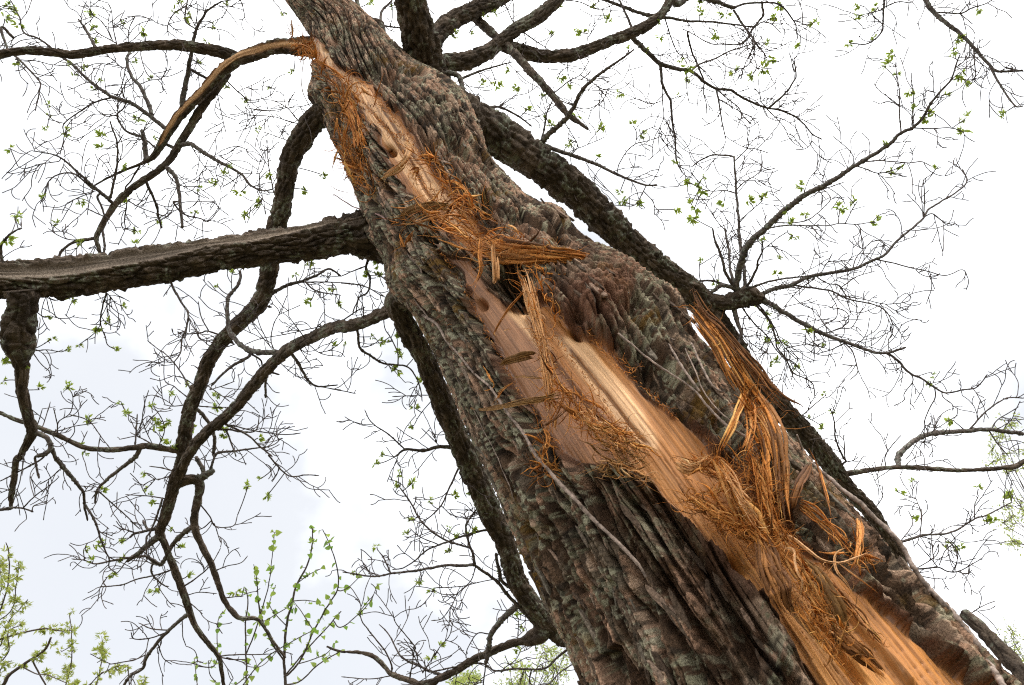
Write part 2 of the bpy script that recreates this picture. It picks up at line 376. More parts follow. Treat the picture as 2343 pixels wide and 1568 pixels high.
def bump_at(x, y, r, h):            # swelling (h>0) or hole (h<0) centred on a measured point
    q = np.hypot(IX - x, IY - y) / r
    return np.where(front, h * np.exp(-q * q * 1.2), 0)
def line_at(pl_, wpx, h, sharp=2.0):
    d_, t_ = poly_dist(IX + 14 * n1, IY + 14 * n2, pl_); q = d_ / wpx
    return np.where(front & (q < 2.2), h * np.exp(-(q ** sharp) * 1.2) * np.clip(np.minimum(t_, 1 - t_) * 12, 0, 1), 0)
# burl with the dead stub on the right, swellings under the limbs
disp += bump_at(1400, 655, 120, 0.06) + bump_at(1530, 690, 70, 0.075) + bump_at(1345, 715, 60, 0.035)
disp += bump_at(1265, 500, 55, 0.05) + bump_at(930, 640, 60, 0.05) + bump_at(870, 520, 60, 0.04) + bump_at(1055, 235, 60, 0.10) + bump_at(985, 195, 60, 0.08) + bump_at(1090, 300, 45, 0.06) + bump_at(1010, 270, 60, 0.03) + bump_at(730, 215, 35, 0.05)
# long ribs and hollows low on the trunk
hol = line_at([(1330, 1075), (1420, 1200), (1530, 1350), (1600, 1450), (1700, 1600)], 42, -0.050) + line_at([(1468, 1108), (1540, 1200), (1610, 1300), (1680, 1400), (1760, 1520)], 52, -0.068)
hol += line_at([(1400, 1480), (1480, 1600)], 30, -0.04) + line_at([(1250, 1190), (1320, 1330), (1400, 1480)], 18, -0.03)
rib = line_at([(1372, 1030), (1420, 1130), (1480, 1240), (1560, 1330), (1640, 1450), (1700, 1560)], 30, 0.045) + line_at([(1500, 1090), (1590, 1180), (1680, 1290), (1760, 1400), (1850, 1530)], 34, 0.05)
gap = line_at([(1420, 780), (1520, 880), (1640, 985), (1760, 1095), (1900, 1225), (2040, 1350), (2200, 1490)], 15, -0.05)
holes = bump_at(985, 345, 15, -0.12) + bump_at(1112, 466, 20, -0.14) + bump_at(1180, 648, 40, -0.16) + bump_at(1140, 640, 24, -0.10) + bump_at(988, 553, 16, -0.10) + bump_at(735, 102, 9, -0.07) + bump_at(880, 335, 12, -0.08) + bump_at(1320, 738, 16, -0.07) + bump_at(1085, 690, 12, -0.05) + bump_at(1440, 730, 18, -0.06) + bump_at(1650, 960, 14, -0.05)
holes += bump_at(1680, 1290, 26, -0.05) + bump_at(2050, 1290, 26, -0.05) + bump_at(1990, 1270, 22, -0.05)
wfb = np.where(wood, wf, wf)
burl = bump_at(1400, 690, 95, 1.0) + bump_at(1330, 720, 50, 0.8)
lump = worley((A + 0.02 * n1) / 0.034, (S + 0.02 * n2) / 0.036, 77)
disp += np.clip(burl, 0, 1) * (0.022 * (1 - lump[0] * 1.2) - 0.012)
bark_d = disp + (hol + rib) * np.where(wood, 0.0, 1.0)
grain = fbm(A * 110, S * 2.0, 51, 3) - 0.5
slow = fbm(A * 8, S * 1.2, 52, 2) - 0.5
w1_, w2_, wid = worley((A + 0.012 * n1 + 0.02 * (fbm(A * 3, S * 1.2, 55, 2) - 0.5)) / 0.019, S / 0.85, 171)
wcr = 1 - sstep(0.0, 0.07, w2_ - w1_ + 0.06 * (fbm(A * 90, S * 7, 57, 2) - 0.5))
low_w = np.clip((IY - 900) / 350, 0.25, 1)
wood_d = (-0.044 + 0.005 * grain + 0.024 * slow + (0.011 * (wid - 0.5) - 0.004 * wcr) * low_w) * rel
# fibre crests standing along the bare wood
for pl_, wd, hh in (([(1180, 690), (1240, 770), (1290, 850), (1350, 920), (1400, 975)], 9, 0.012), ([(1300, 780), (1360, 860), (1430, 950), (1480, 1000)], 5, -0.012), ([(835, 235), (880, 290), (925, 350), (960, 420), (1010, 480)], 5, -0.014), ([(1500, 890), (1620, 1000), (1760, 1120)], 7, 0.012), ([(1760, 1300), (1880, 1420), (2000, 1560)], 12, -0.02), ([(1900, 1330), (2010, 1440), (2120, 1560)], 10, 0.02)):
    wood_d = wood_d + line_at(pl_, wd, hh)
tot = bark_d * (1 - wf) + wood_d * wf + holes + gap * (0.4 + 0.6 * (1 - wf))
pos = base + (tot[..., None]) * DIR

# ---- bark and wood colours
def bark_tint(A, S, ridge, idp, idf, lich_bias, seed=100):
    sh = A.shape
    c = np.tile(np.array([0.098, 0.066, 0.045]), sh + (1,))                                    # dark weathered crust
    c = mixc(c, (0.045, 0.031, 0.022), sstep(0.50, 0.66, fbm(A * 36, S * 14, seed + 9, 3)) * 0.8)
    c = mixc(c, (0.170, 0.145, 0.115), sstep(0.50, 0.64, fbm(A * 18, S * 8, seed + 5, 4)) * 0.8)  # grey weathered
    pk = sstep(0.52, 0.60, fbm(A * 20, S * 5.5, seed, 4) + 0.10 * (idp - 0.5))                   # freshly flaked, pinkish tan
    c = mixc(c, (0.40, 0.265, 0.195), pk * (0.5 + 0.4 * idp))
    c = mixc(c, (0.48, 0.37, 0.29), sstep(0.62, 0.70, fbm(A * 34 + 5, S * 9, seed + 3, 3)) * 0.7)
    c = c * (0.6 + 0.8 * idf)[..., None]
    l = fbm(A * 13, S * 10, seed + 13, 3) + lich_bias; sp = fbm(A * 95, S * 90, seed + 17, 3)
    lm = sstep(0.51, 0.62, l) * sstep(0.47, 0.55, sp)
    c = mixc(c, (0.235, 0.245, 0.180), lm * 0.85)
    lm2 = sstep(0.57, 0.64, fbm(A * 22 + 40, S * 18, seed + 21, 3) + 0.5 * lich_bias) * sstep(0.50, 0.57, sp)
    c = mixc(c, (0.40, 0.41, 0.32), lm2 * 0.8)
    c = mixc(c, (0.025, 0.022, 0.018), sstep(0.60, 0.68, fbm(A * 70 + 9, S * 50, seed + 25, 3)) * 0.75)
    return c
lb = 0.07 * np.clip(-PHIW[None] / 1.2, -0.5, 1) + 0 * S + 0.04 * np.exp(-((IY - 700) / 350.0) ** 2)
tint = bark_tint(A, S, ridge, id2, id3, lb)
moss = sstep(0.63, 0.78, fbm(A * 7 + 3, S * 6, 131, 4) + np.where(front, 0.10 * np.exp(-(((IX - 1430) / 260) ** 2 + ((IY - 1330) / 220) ** 2)) + 0.10 * np.exp(-(((IX - 1080) / 70) ** 2 + ((IY - 800) / 70) ** 2)) + 0.08 * np.exp(-(((IX - 900) / 90) ** 2 + ((IY - 160) / 40) ** 2)), 0))
tint = mixc(tint, (0.17, 0.100, 0.020), moss * 0.8 * sstep(0.4, 0.6, fbm(A * 60, S * 60, 133, 3)))
tint = mixc(tint, (0.20, 0.085, 0.045), np.clip(near * 1.5, 0, 1) * 0.2 * sstep(0.40, 0.6, fbm(A * 40, S * 12, 141, 3)))
tint = mixc(tint, (0.17, 0.085, 0.055), np.clip(burl, 0, 1) * 0.75 * np.where(IX < 1430, 1, 0.35))
tint = mixc(tint, (0.20, 0.105, 0.075), np.where(front, np.exp(-((poly_dist(IX, IY, [(1500, 1090), (1620, 1210), (1720, 1330)])[0]) / 40) ** 2), 0) * 0.6)
hol_depth = np.clip(-(hol) / 0.06, 0, 1)
tint = mixc(tint, (0.085, 0.045, 0.025), hol_depth * 0.6)  # bark colour mixed darker brown the deeper the low hollows are
wc = np.tile(np.array([0.54, 0.225, 0.060]), A.shape + (1,))                       # orange-brown inner face
JX2 = IX + 16 * ne + 9 * grain; JY2 = IY + 16 * ne2
wc = mixc(wc, (0.43, 0.21, 0.105), in_poly(JX2, JY2, [(990, 560), (1060, 560), (1150, 690), (1235, 790), (1300, 880), (1360, 960), (1420, 1100), (1300, 1110), (1150, 870)]).astype(float) * 0.9)
for pg in ([(1140, 700), (1185, 680), (1215, 720), (1255, 790), (1262, 815), (1235, 800), (1190, 750)],
           [(1255, 750), (1335, 755), (1385, 815), (1435, 870), (1478, 935), (1510, 1015), (1460, 1015), (1405, 950), (1325, 860)],
           [(700, 80), (755, 130), (748, 150), (800, 165), (850, 210), (905, 270), (940, 310), (958, 350), (990, 400), (1040, 460), (1090, 540), (1040, 520), (960, 440), (915, 385), (860, 300), (800, 220), (740, 150)]):
    wc = mixc(wc, (0.90, 0.54, 0.27), blur(in_poly(JX2, JY2, pg).astype(float), 3) * 0.97)
wc = mixc(wc, (0.72, 0.33, 0.085), np.where(front, sstep(0.45, 0.65, fbm(A * 18, S * 2.5, 153, 3)) * np.clip((IY - 1000) / 300, 0, 1), 0) * 0.7)
wc = mixc(wc, (0.22, 0.10, 0.045), sstep(0.58, 0.72, fbm(A * 26, S * 1.6, 151, 3)) * 0.55)
edge = 1 - np.clip((blur(wood.astype(float), 6) - 0.5) * 2, 0, 1)
wc = mixc(wc, (0.26, 0.115, 0.050), edge * 0.3)
for pl_, wd in (([(835, 235), (880, 290), (925, 350), (960, 420), (1010, 480)], 5), ([(868, 240), (905, 290), (945, 350), (975, 400)], 3), ([(1300, 780), (1360, 860), (1430, 950), (1480, 1000)], 6), ([(1200, 720), (1290, 850), (1370, 940), (1430, 990)], 12)):
    wc = mixc(wc, (0.21, 0.085, 0.03), np.where(front, np.exp(-(poly_dist(IX + 14 * n1, IY + 14 * n2, pl_)[0] / wd) ** 2), 0) * 0.8)
wc = mixc(wc, (0.20, 0.085, 0.032), wcr * 0.55 * low_w)
wc = wc * (0.98 + 0.55 * grain)[..., None] * (0.86 + 0.28 * wid)[..., None]
tint = tint * np.array([0.94, 0.85, 0.745])
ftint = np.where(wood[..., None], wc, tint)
lip = sstep(0.02, 0.12, blur(wood.astype(float), 3)) * sstep(0.995, 0.80, blur(wood.astype(float), 2))      # torn inner bark showing in the broken lip
ftint = mixc(ftint, (0.085, 0.040, 0.022), lip * (0.55 + 0.4 * fbm(A * 20, S * 30, 161, 3)))

# ---- split the sheet into bark and bare wood
idx = np.arange(NR * NP).reshape(NR, NP); j2 = (np.arange(NP) + 1) % NP
Q = np.stack([idx[:-1], idx[:-1][:, j2], idx[1:][:, j2], idx[1:]], -1).reshape(-1, 4)
wq = (wood[:-1] & wood[:-1][:, j2] & wood[1:][:, j2] & wood[1:]).reshape(-1)
pv = pos.reshape(-1, 3) - BASE; ct = ftint.reshape(-1, 3)
gv = np.stack([A, S, 0 * A], -1).reshape(-1, 3)
def sub_mesh(name, q, mat):
    u, inv = np.unique(q, return_inverse=True)
    return mesh_data(name, pv[u], inv.reshape(-1, 4), mat, ct[u], True, {'grain': gv[u]})
TREE = tag(empty('tree', BASE), 'huge old tree with a long torn strip of bare orange wood down its trunk', 'tree')
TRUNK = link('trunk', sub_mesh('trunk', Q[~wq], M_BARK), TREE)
TRUNK['label'] = 'deeply furrowed grey brown trunk bark with pale lichen'
WOODO = link('exposed_wood', sub_mesh('exposed_wood', Q[wq], M_WOOD), TREE)
WOODO['label'] = 'bare cream and orange wood where the bark is torn away'
print('trunk', NR, NP)

# ---- loose bark plates: each a small bevelled slab lifting off a ridge
def plate_mesh(seed):
    r = np.random.default_rng(seed); n = 11; a = np.linspace(0, 2 * math.pi, n, endpoint=False) + r.normal(0, 0.12, n)
    rr = r.uniform(0.72, 1.1, n); x = 0.085 * np.cos(a) * rr; y = 0.5 * np.sin(a) * rr
    lift = 0.10 * (y / 0.5) ** 2 + 0.03 * r.normal(size=n)
    top = np.stack([x * 0.86, y * 0.9, 0.085 + lift], 1); mid_ = np.stack([x, y, 0.045 + lift], 1); bot = np.stack([x * 0.9, y * 0.93, -0.16 + 0 * lift], 1)
    ctr = np.array([[0, 0.05, 0.10], [0, 0, -0.2]]); v = np.vstack([top, mid_, bot, ctr]); f = []
    for i in range(n):
        k = (i + 1) % n; f += [(i, k, 3 * n, 3 * n), (n + i, n + k, k, i), (2 * n + i, 2 * n + k, n + k, n + i)]
    tri = []
    for q in f:
        if q[2] == q[3]: tri.append(q[:3])
        else: tri += [(q[0], q[1], q[2]), (q[0], q[2], q[3])]
    return mesh_data('bark_plate', v, np.array(tri), M_PLATE, None, False)
def m_plate():
    m, t, b = mat_base('loose bark plate'); oi = N(t, 'ShaderNodeObjectInfo'); g = N(t, 'ShaderNodeNewGeometry')
    cr = N(t, 'ShaderNodeValToRGB'); e = cr.color_ramp.elements; e[0].color = (0.075, 0.052, 0.037, 1); e[1].color = (0.27, 0.18, 0.13, 1); e.new(0.45).color = (0.11, 0.075, 0.052, 1); e.new(0.75).color = (0.15, 0.13, 0.10, 1)
    n1 = N(t, 'ShaderNodeTexNoise'); n1.inputs['Scale'].default_value = 130; n1.inputs['Detail'].default_value = 5
    r1 = N(t, 'ShaderNodeMapRange'); r1.inputs['From Min'].default_value = 0.3; r1.inputs['From Max'].default_value = 0.7; r1.inputs['To Min'].default_value = 0.45; r1.inputs['To Max'].default_value = 1.5
    mu = N(t, 'ShaderNodeVectorMath', operation='SCALE'); bp = N(t, 'ShaderNodeBump'); bp.inputs['Strength'].default_value = 0.8; bp.inputs['Distance'].default_value = 0.006
    t.links.new(oi.outputs['Random'], cr.inputs['Fac']); t.links.new(g.outputs['Position'], n1.inputs['Vector']); t.links.new(n1.outputs['Fac'], r1.inputs['Value'])
    t.links.new(cr.outputs['Color'], mu.inputs[0]); t.links.new(r1.outputs['Result'], mu.inputs['Scale']); t.links.new(mu.outputs['Vector'], b.inputs['Base Color'])
    t.links.new(n1.outputs['Fac'], bp.inputs['Height']); t.links.new(bp.outputs['Normal'], b.inputs['Normal']); b.inputs['Roughness'].default_value = 0.95; b.inputs['Specular IOR Level'].default_value = 0.1
    return m
M_PLATE = m_plate(); PLM = [plate_mesh(1500 + i) for i in range(9)]
rp_ = np.random.default_rng(77); npl = 0
ok_ = (ridge > 0.75) & (near < 0.05) & front & (IY > 150) & (IY < 1600) & (np.abs(PHIW)[None] < 1.45)
cand = np.argwhere(ok_); zc = IZ[ok_]; pw = 1 / zc ** 1.0; pw /= pw.sum()
for ci in rp_.choice(len(cand), 190, replace=False, p=pw):
    i, j = cand[ci]; nrm = Vector(DIR[i, j]); tg = Vector(T[i]); tg = (tg - tg.dot(nrm) * nrm).normalized(); sd_ = tg.cross(nrm)
    a = rp_.normal(0, 0.22); tg2 = tg * math.cos(a) + sd_ * math.sin(a); sd2 = tg2.cross(nrm)
    tl = rp_.normal(0.0, 0.06); n2_ = (nrm + tg2 * tl).normalized(); tg2 = (tg2 - tg2.dot(n2_) * n2_).normalized(); sd2 = tg2.cross(n2_)
    L_ = rp_.uniform(0.04, 0.13); m4 = Matrix.Identity(4)
    for k in range(3): m4[k][0] = sd2[k] * L_ * rp_.uniform(0.75, 1.2) if k == 0 else sd2[k] * L_; m4[k][1] = tg2[k] * L_; m4[k][2] = n2_[k] * L_ * 0.32
    for k in range(3): m4[k][3] = pos[i, j, k] - BASE[k] - 0.001 * nrm[k]
    o = bpy.data.objects.new('bark_plate', PLM[npl % 9]); COL.objects.link(o); o.parent = TRUNK; o.matrix_basis = m4; npl += 1

# ------------------------------------------------------------------ limbs and branches, traced on the photo in 3x3 tiles (tile pixels = photo grid x 3)
def TL(c, r, x, y): return c * 780.4 + x / 3.0, r * 522.6 + y / 3.0
BR = []     # every laid-out branch: dict(pts = (n,4) x, y, width, depth; limb = object)
def parse(s): return [tuple(float(q) for q in t.split(',')) for t in s.split()]
def limb_tint(A, S, seed):
    n = fbm(A * 40, S * 20, seed, 3)
    c = np.tile(np.array([0.088, 0.066, 0.048]), A.shape + (1,))
    c = mixc(c, (0.175, 0.132, 0.10), sstep(0.45, 0.68, fbm(A * 28, S * 14, seed + 1, 3)) * 0.8)
    c = mixc(c, (0.04, 0.03, 0.023), sstep(0.50, 0.68, n) * 0.7)
    sp = fbm(A * 110, S * 110, seed + 2, 2)
    l = sstep(0.53, 0.64, fbm(A * 16, S * 13, seed + 3, 3)) * sstep(0.47, 0.58, sp)
    return mixc(c, (0.25, 0.265, 0.20), l * 0.7)
def limb(label, tiles, z, seed, strip=None, sides=56, rough=1.0, name='limb'):
    """tiles: list of (c, r, 'x,y,w ...') giving centre and width in tile pixels; z: depth at evenly spaced stations"""
    pts = []
    for c, r, s in tiles:
        for q in parse(s):
            x, y = TL(c, r, q[0], q[1]); pts.append((x, y, q[2] / 3.0))
    pts = np.array(pts); L = np.concatenate([[0], np.cumsum(np.hypot(*np.diff(pts[:, :2], axis=0).T))])
    zz = np.interp(L / L[-1], np.linspace(0, 1, len(z)), z)
    cp = catmull(np.concatenate([pts, zz[:, None]], 1), 1.9)
    g = np.arange(len(cp)) * 0.06
    cp[:, 0] += 2.2 * (fbm(g, g * 0 + seed, seed, 2) - 0.5) * rough; cp[:, 1] += 2.2 * (fbm(g, g * 0 + seed + 9, seed, 2) - 0.5) * rough
    cen_ = P(cp[:, 0], cp[:, 1], cp[:, 3]); rad = 0.5 * cp[:, 2] * cp[:, 3] / FPX
    S_ = np.concatenate([[0], np.cumsum(np.linalg.norm(np.diff(cen_, axis=0), axis=1))])[:, None]
    ph = np.linspace(-math.pi, math.pi, sides, endpoint=False); A_ = ph[None] * rad.mean() + 0 * S_; S_ = S_ + 0 * A_
    aw_ = A_ + 0.02 * (fbm(A_ * 12, S_ * 6, seed) - 0.5)
    f1, f2, idc = worley(aw_ / 0.026, S_ / 0.11, seed + 30)
    h1, h2, idh = worley(aw_ / 0.010, S_ / 0.022, seed + 50)
    rd = sstep(0.02, 0.3, f2 - f1)
    k = np.clip(rad / 0.06, 0.25, 1.35)[:, None]
    tuft = sstep(0.66, 0.80, fbm(A_ * 26, S_ * 22, seed + 70, 3))
    dd = k * (0.012 * rd - 0.009 + 0.007 * (idh - 0.5) + 0.010 * (fbm(A_ * 50, S_ * 40, seed + 60, 3) - 0.5) + 0.020 * (fbm(A_ * 6, S_ * 5, seed + 61, 2) - 0.5) + 0.010 * tuft)
    tn = limb_tint(A_, S_, seed + 80)
    if strip:
        t_ = np.linspace(0, 1, len(cp))[:, None]; jj = 0.34 * (fbm(A_ * 14, S_ * 5, seed + 90, 3) - 0.5)
        for sp_ in strip:
            ts = [q[0] for q in sp_['at']]; c0 = np.interp(t_, ts, [q[1] for q in sp_['at']]); hw = np.interp(t_, ts, [q[2] for q in sp_['at']])
            dphi = np.abs((ph[None] - c0 + math.pi) % (2 * math.pi) - math.pi) + jj
            inside = sstep(0.12, -0.12, dphi - hw) * (t_ >= ts[0]) * (t_ <= ts[-1]); rim = np.exp(-((dphi - hw) / 0.16) ** 2) * (t_ >= ts[0]) * (t_ <= ts[-1])
            gr = fbm(A_ * 190 * sp_.get('g', 1), S_ * 3, seed + 95, 3) - 0.5
            dd = dd * (1 - inside) + inside * k * (-0.010 + 0.006 * gr) + rim * k * sp_.get('rim', 0.0)
            wcol = np.asarray(sp_['c1']) * (0.5 - gr)[..., None] + np.asarray(sp_['c2']) * (0.5 + gr)[..., None]
            wcol = wcol * (0.8 + 0.8 * gr)[..., None]
            tn = tn * (1 - inside[..., None]) + wcol * inside[..., None]
            tn = mixc(tn, sp_.get('crim', sp_['c1']), np.clip(rim, 0, 1) * (1 - inside) * 0.6)
    v, q = tube(cen_, rad, sides, dd)
    o = link(name, mesh_data(name, v - BASE, q, M_LIMB, tn.reshape(-1, 3)), TREE); o['label'] = label
    BR.append(dict(pts=cp[::3], limb=o)); return o

FRESH = dict(c1=(0.50, 0.215, 0.075), c2=(0.95, 0.62, 0.35), crim=(0.25, 0.10, 0.04))
L1 = limb('upper left limb with a ribbon of fresh bare wood along it', [(0, 0, '2330,330,123 2200,325,123 2120,325,121 2040,322,111 1900,325,97 1760,365,92 1640,405,92 1540,475,92 1450,570,80 1350,675,72 1245,775,66 1180,865,61 1120,975,51 1045,1080,38 960,1130,20 860,1170,16 740,1225,13 650,1275,10')],
          (5.15, 5.25, 5.4, 5.5, 5.5), 201, [dict(at=[(0.02, 0.30, 0.55), (0.2, 0.35, 0.55), (0.28, 0.5, 0.5), (0.34, 0.75, 0.52), (0.5, 0.70, 0.62), (0.66, 0.60, 0.60), (0.72, 0.5, 0.4), (0.74, 0.5, 0.02)], **FRESH)])
L1A = limb('long dark limb running level to the left edge of the frame', [(0, 0, '1640,400,63 1560,370,79 1450,345,74 1250,315,68 1100,312,65 900,325,59 700,345,58 500,377,56 350,357,52 200,350,52 80,362,56 0,376,56 -160,400,54')], (5.42, 5.3, 5.1, 5.0), 211)
L1B = limb('dark limb forking below the stripped one and curving down left', [(0, 0, '1570,500,49 1500,590,61 1400,720,57 1320,850,54 1240,980,49 1180,1080,48 1090,1170,46 980,1240,48 900,1300,44 820,1370,41 750,1460,38 690,1568,36 660,1640,28 690,1740,20')], (5.5, 5.5, 5.4, 5.3), 221)
GREYW = dict(c1=(0.08, 0.06, 0.045), c2=(0.42, 0.335, 0.26), crim=(0.20, 0.155, 0.12), rim=0.007, g=0.6)
L2 = limb('thick weathered left limb with a long grey healed scar', [(0, 1, '2660,20,430 2480,40,330 2341,55,262 2100,90,228 1800,140,222 1400,190,232 1000,262,258 700,308,258 400,345,252 150,352,250 0,350,244 -220,350,230')], (3.75, 3.55, 3.4, 3.25, 3.1), 231,
          [dict(at=[(0.12, 1.0, 0.1), (0.3, 0.85, 0.25), (0.5, 0.72, 0.36), (0.7, 0.58, 0.40), (0.85, 0.48, 0.42), (0.925, 0.40, 0.40), (0.955, 0.35, 0.02)], **GREYW)], sides=120)
L2B = limb('swollen stub hanging below the scarred left limb', [(0, 1, '140,420,190 150,480,200 150,560,180 130,640,210 122,750,214 135,840,180 142,905,110 148,1000,80 152,1100,72 170,1220,66 195,1310,60 222,1390,70 185,1480,52 140,1568,46'), (0, 2, '112,20,42 100,150,36 85,250,28 75,355,18')], (3.12, 3.2, 3.35, 3.5), 241, rough=2)
L3 = limb('long dark limb passing behind the scarred limb and down the left', [(0, 0, '2420,680,177 2270,760,172 2150,830,153 2060,960,144 1995,1090,138 1960,1250,130 1935,1420,128'), (0, 1, '1900,-40,130 1870,150,128 1830,380,116 1770,520,110 1690,610,104 1600,690,100 1500,800,97 1430,920,93 1370,1080,89 1310,1220,91 1270,1400,89 1255,1500,98'), (0, 2, '1265,0,97 1225,110,89 1190,210,80 1140,400,69 1100,520,56 1130,590,43 1160,680,43 1195,760,46 1240,880,46 1280,1000,46 1310,1080,39 1350,1180,33 1430,1280,30 1500,1370,28 1522,1470,25 1540,1600,20')], (4.35, 4.5, 4.7, 4.9, 5.1, 5.3), 251)
L4 = limb('arching lower left limb meeting the long dark one', [(1, 1, '470,470,138 400,490,120 330,560,97 200,625,87 60,670,83'), (0, 1, '2310,675,81 2200,720,77 2050,790,77 1950,855,75 1850,950,77 1750,1060,77 1650,1190,77 1550,1290,74 1450,1370,70 1370,1450,68 1290,1560,64 1250,1640,55')], (3.45, 3.7, 4.2, 4.6, 4.9), 261)
L14 = limb('dark limb drooping behind the left side of the trunk', [(1, 1, '444,480,147 390,510,143 410,600,130 474,720,138 574,900,136 699,1200,143 829,1500,154'), (1, 2, '984,300,159 1124,600,134 1209,850,130 1304,1000,136 1424,1130,138 1534,1250,130')], (3.4, 3.6, 3.9, 4.2, 4.4), 271)
L14B = limb('lichen covered burl and branch below the drooping limb', [(1, 2, '1410,1130,110 1360,1210,128 1290,1255,100 1235,1268,58 1150,1290,54 1050,1330,50 900,1400,50 800,1460,48 700,1510,46 600,1552,44 520,1558,42 480,1540,38 360,1500,34 320,1470,30 270,1410,28 200,1362,24 130,1345,18 0,1335,12'), (0, 2, '2240,1305,9')], (4.35, 4.5, 4.7), 281, sides=40)
L12 = limb('heavy right limb bending down behind the trunk', [(1, 0, '640,700,330 800,790,340 900,845,320 1030,900,290 1200,1015,262 1350,1120,235 1500,1225,222 1650,1350,215'), (1, 1, '1800,-60,212 1960,90,200 2100,210,190 2250,330,180 2420,450,172'), (2, 1, '300,760,162 560,1120,152 760,1330,140 900,1480,130'), (2, 2, '1020,60,120 1130,210,112 1280,370,105 1410,560,84 1490,700,74 1540,850,64 1570,1050,52 1560,1280,44')], (4.25, 4.3, 4.5, 4.8, 5.1, 5.4), 291, sides=72)
L7 = limb('dark upright limb leaving the top of the frame', [(1, 0, '660,720,300 620,600,270 585,450,248 550,300,236 520,180,226 490,60,218 470,-60,210 440,-260,200')], (4.75, 4.6, 4.45, 4.3), 301, sides=72)
L8 = limb('limb behind the upright one running to the top right', [(1, 0, '560,420,130 660,240,130 780,135,116 900,72,110 1030,20,104 1130,-30,98 1300,-120,90')], (5.0, 5.3, 5.6), 311)
L9 = limb('right limb curving up to the top edge', [(1, 0, '480,420,120 680,440,128 850,420,116 980,370,104 1080,300,92 1200,205,90 1330,130,94 1420,60,86 1490,-10,80 1560,-110,76')], (4.95, 5.1, 5.3, 5.5), 321)
L10 = limb('long right limb sweeping along under the top edge', [(1, 0, '1110,320,80 1200,340,90 1300,372,86 1420,390,80 1550,385,86 1700,342,78 1850,280,76 1990,230,74 2120,160,64 2200,95,58 2250,20,56 2290,-60,52')], (5.25, 5.4, 5.6, 5.8), 331)
L11 = limb('straight dark branch slanting down across the right limbs', [(1, 0, '900,110,58 1000,200,58 1100,285,54 1180,362,52 1300,490,54 1400,600,50 1500,720,48 1560,790,42 1640,850,30 1695,888,18')], (5.45, 5.0, 4.8), 341, sides=36)
L13 = limb('grey knobbly branch standing behind the leader', [(1, 0, '290,420,80 285,340,70 280,250,58 270,160,44 205,135,36 120,60,28 100,-20,24')], (5.1, 5.3, 5.5), 351, sides=36, rough=2)
R0 = limb('short lichen covered knob limb right of the burl', [(1, 1, '2420,470,120 2480,490,112'), (2, 1, '200,500,104 290,512,108 380,490,128 440,470,138 490,480,112 540,488,64 565,492,30')], (4.55, 4.6), 361, sides=48, rough=2)
R5 = limb('level branch reaching the right edge of the frame', [(2, 2, '1110,120,36 1200,104,36 1400,76,32 1600,74,30 1750,84,30 1900,95,28 2050,90,28 2200,75,30 2280,65,36 2341,30,28 2420,0,26')], (5.15, 5.3, 5.4), 371, sides=24)
L5 = limb('thin branch swinging left from the long dark limb', [(0, 1, '1240,1530,42 1100,1508,40 1000,1495,40 900,1510,36 750,1520,36 600,1510,34 500,1470,34 400,1422,34 250,1360,34 100,1310,30 0,1265,26 -150,1200,22')], (4.9, 4.7, 4.5), 381, sides=24)
L6 = limb('crooked branch hanging from the lower left limb', [(0, 2, '1220,180,80 1290,160,74 1345,160,66 1370,200,60 1355,300,52 1335,420,48 1342,510,48 1390,620,46 1450,740,42 1500,880,36 1540,990,33 1600,1070,31 1660,1110,28 1760,1110,25 1820,1180,22 1880,1280,18 1960,1380,12')], (5.0, 5.0, 5.1), 391, sides=28)
STUB = limb('short broken bark covered stub low on the right', [(2, 2, '1928,1072,50 1945,1090,68 2050,1180,78 2150,1290,90 2250,1400,104 2341,1520,118 2360,1660,130 2250,1830,140 2000,1960,150')], (2.32, 2.2, 2.08, 2.0, 2.0), 401, sides=48, name='broken_stub')
DEAD = limb('pale weathered dead branch stub on the burl', [(1, 1, '1700,330,120 1800,350,120 1900,365,96 2000,390,76 2100,420,66 2200,450,58 2290,475,40 2330,490,18')], (2.66, 2.62, 2.62), 411, [dict(at=[(0, 0.2, 2.2), (0.5, 0.2, 2.0), (1, 0.2, 1.5)], c1=(0.20, 0.155, 0.12), c2=(0.38, 0.31, 0.255), g=0.5)], sides=48, name='broken_stub')

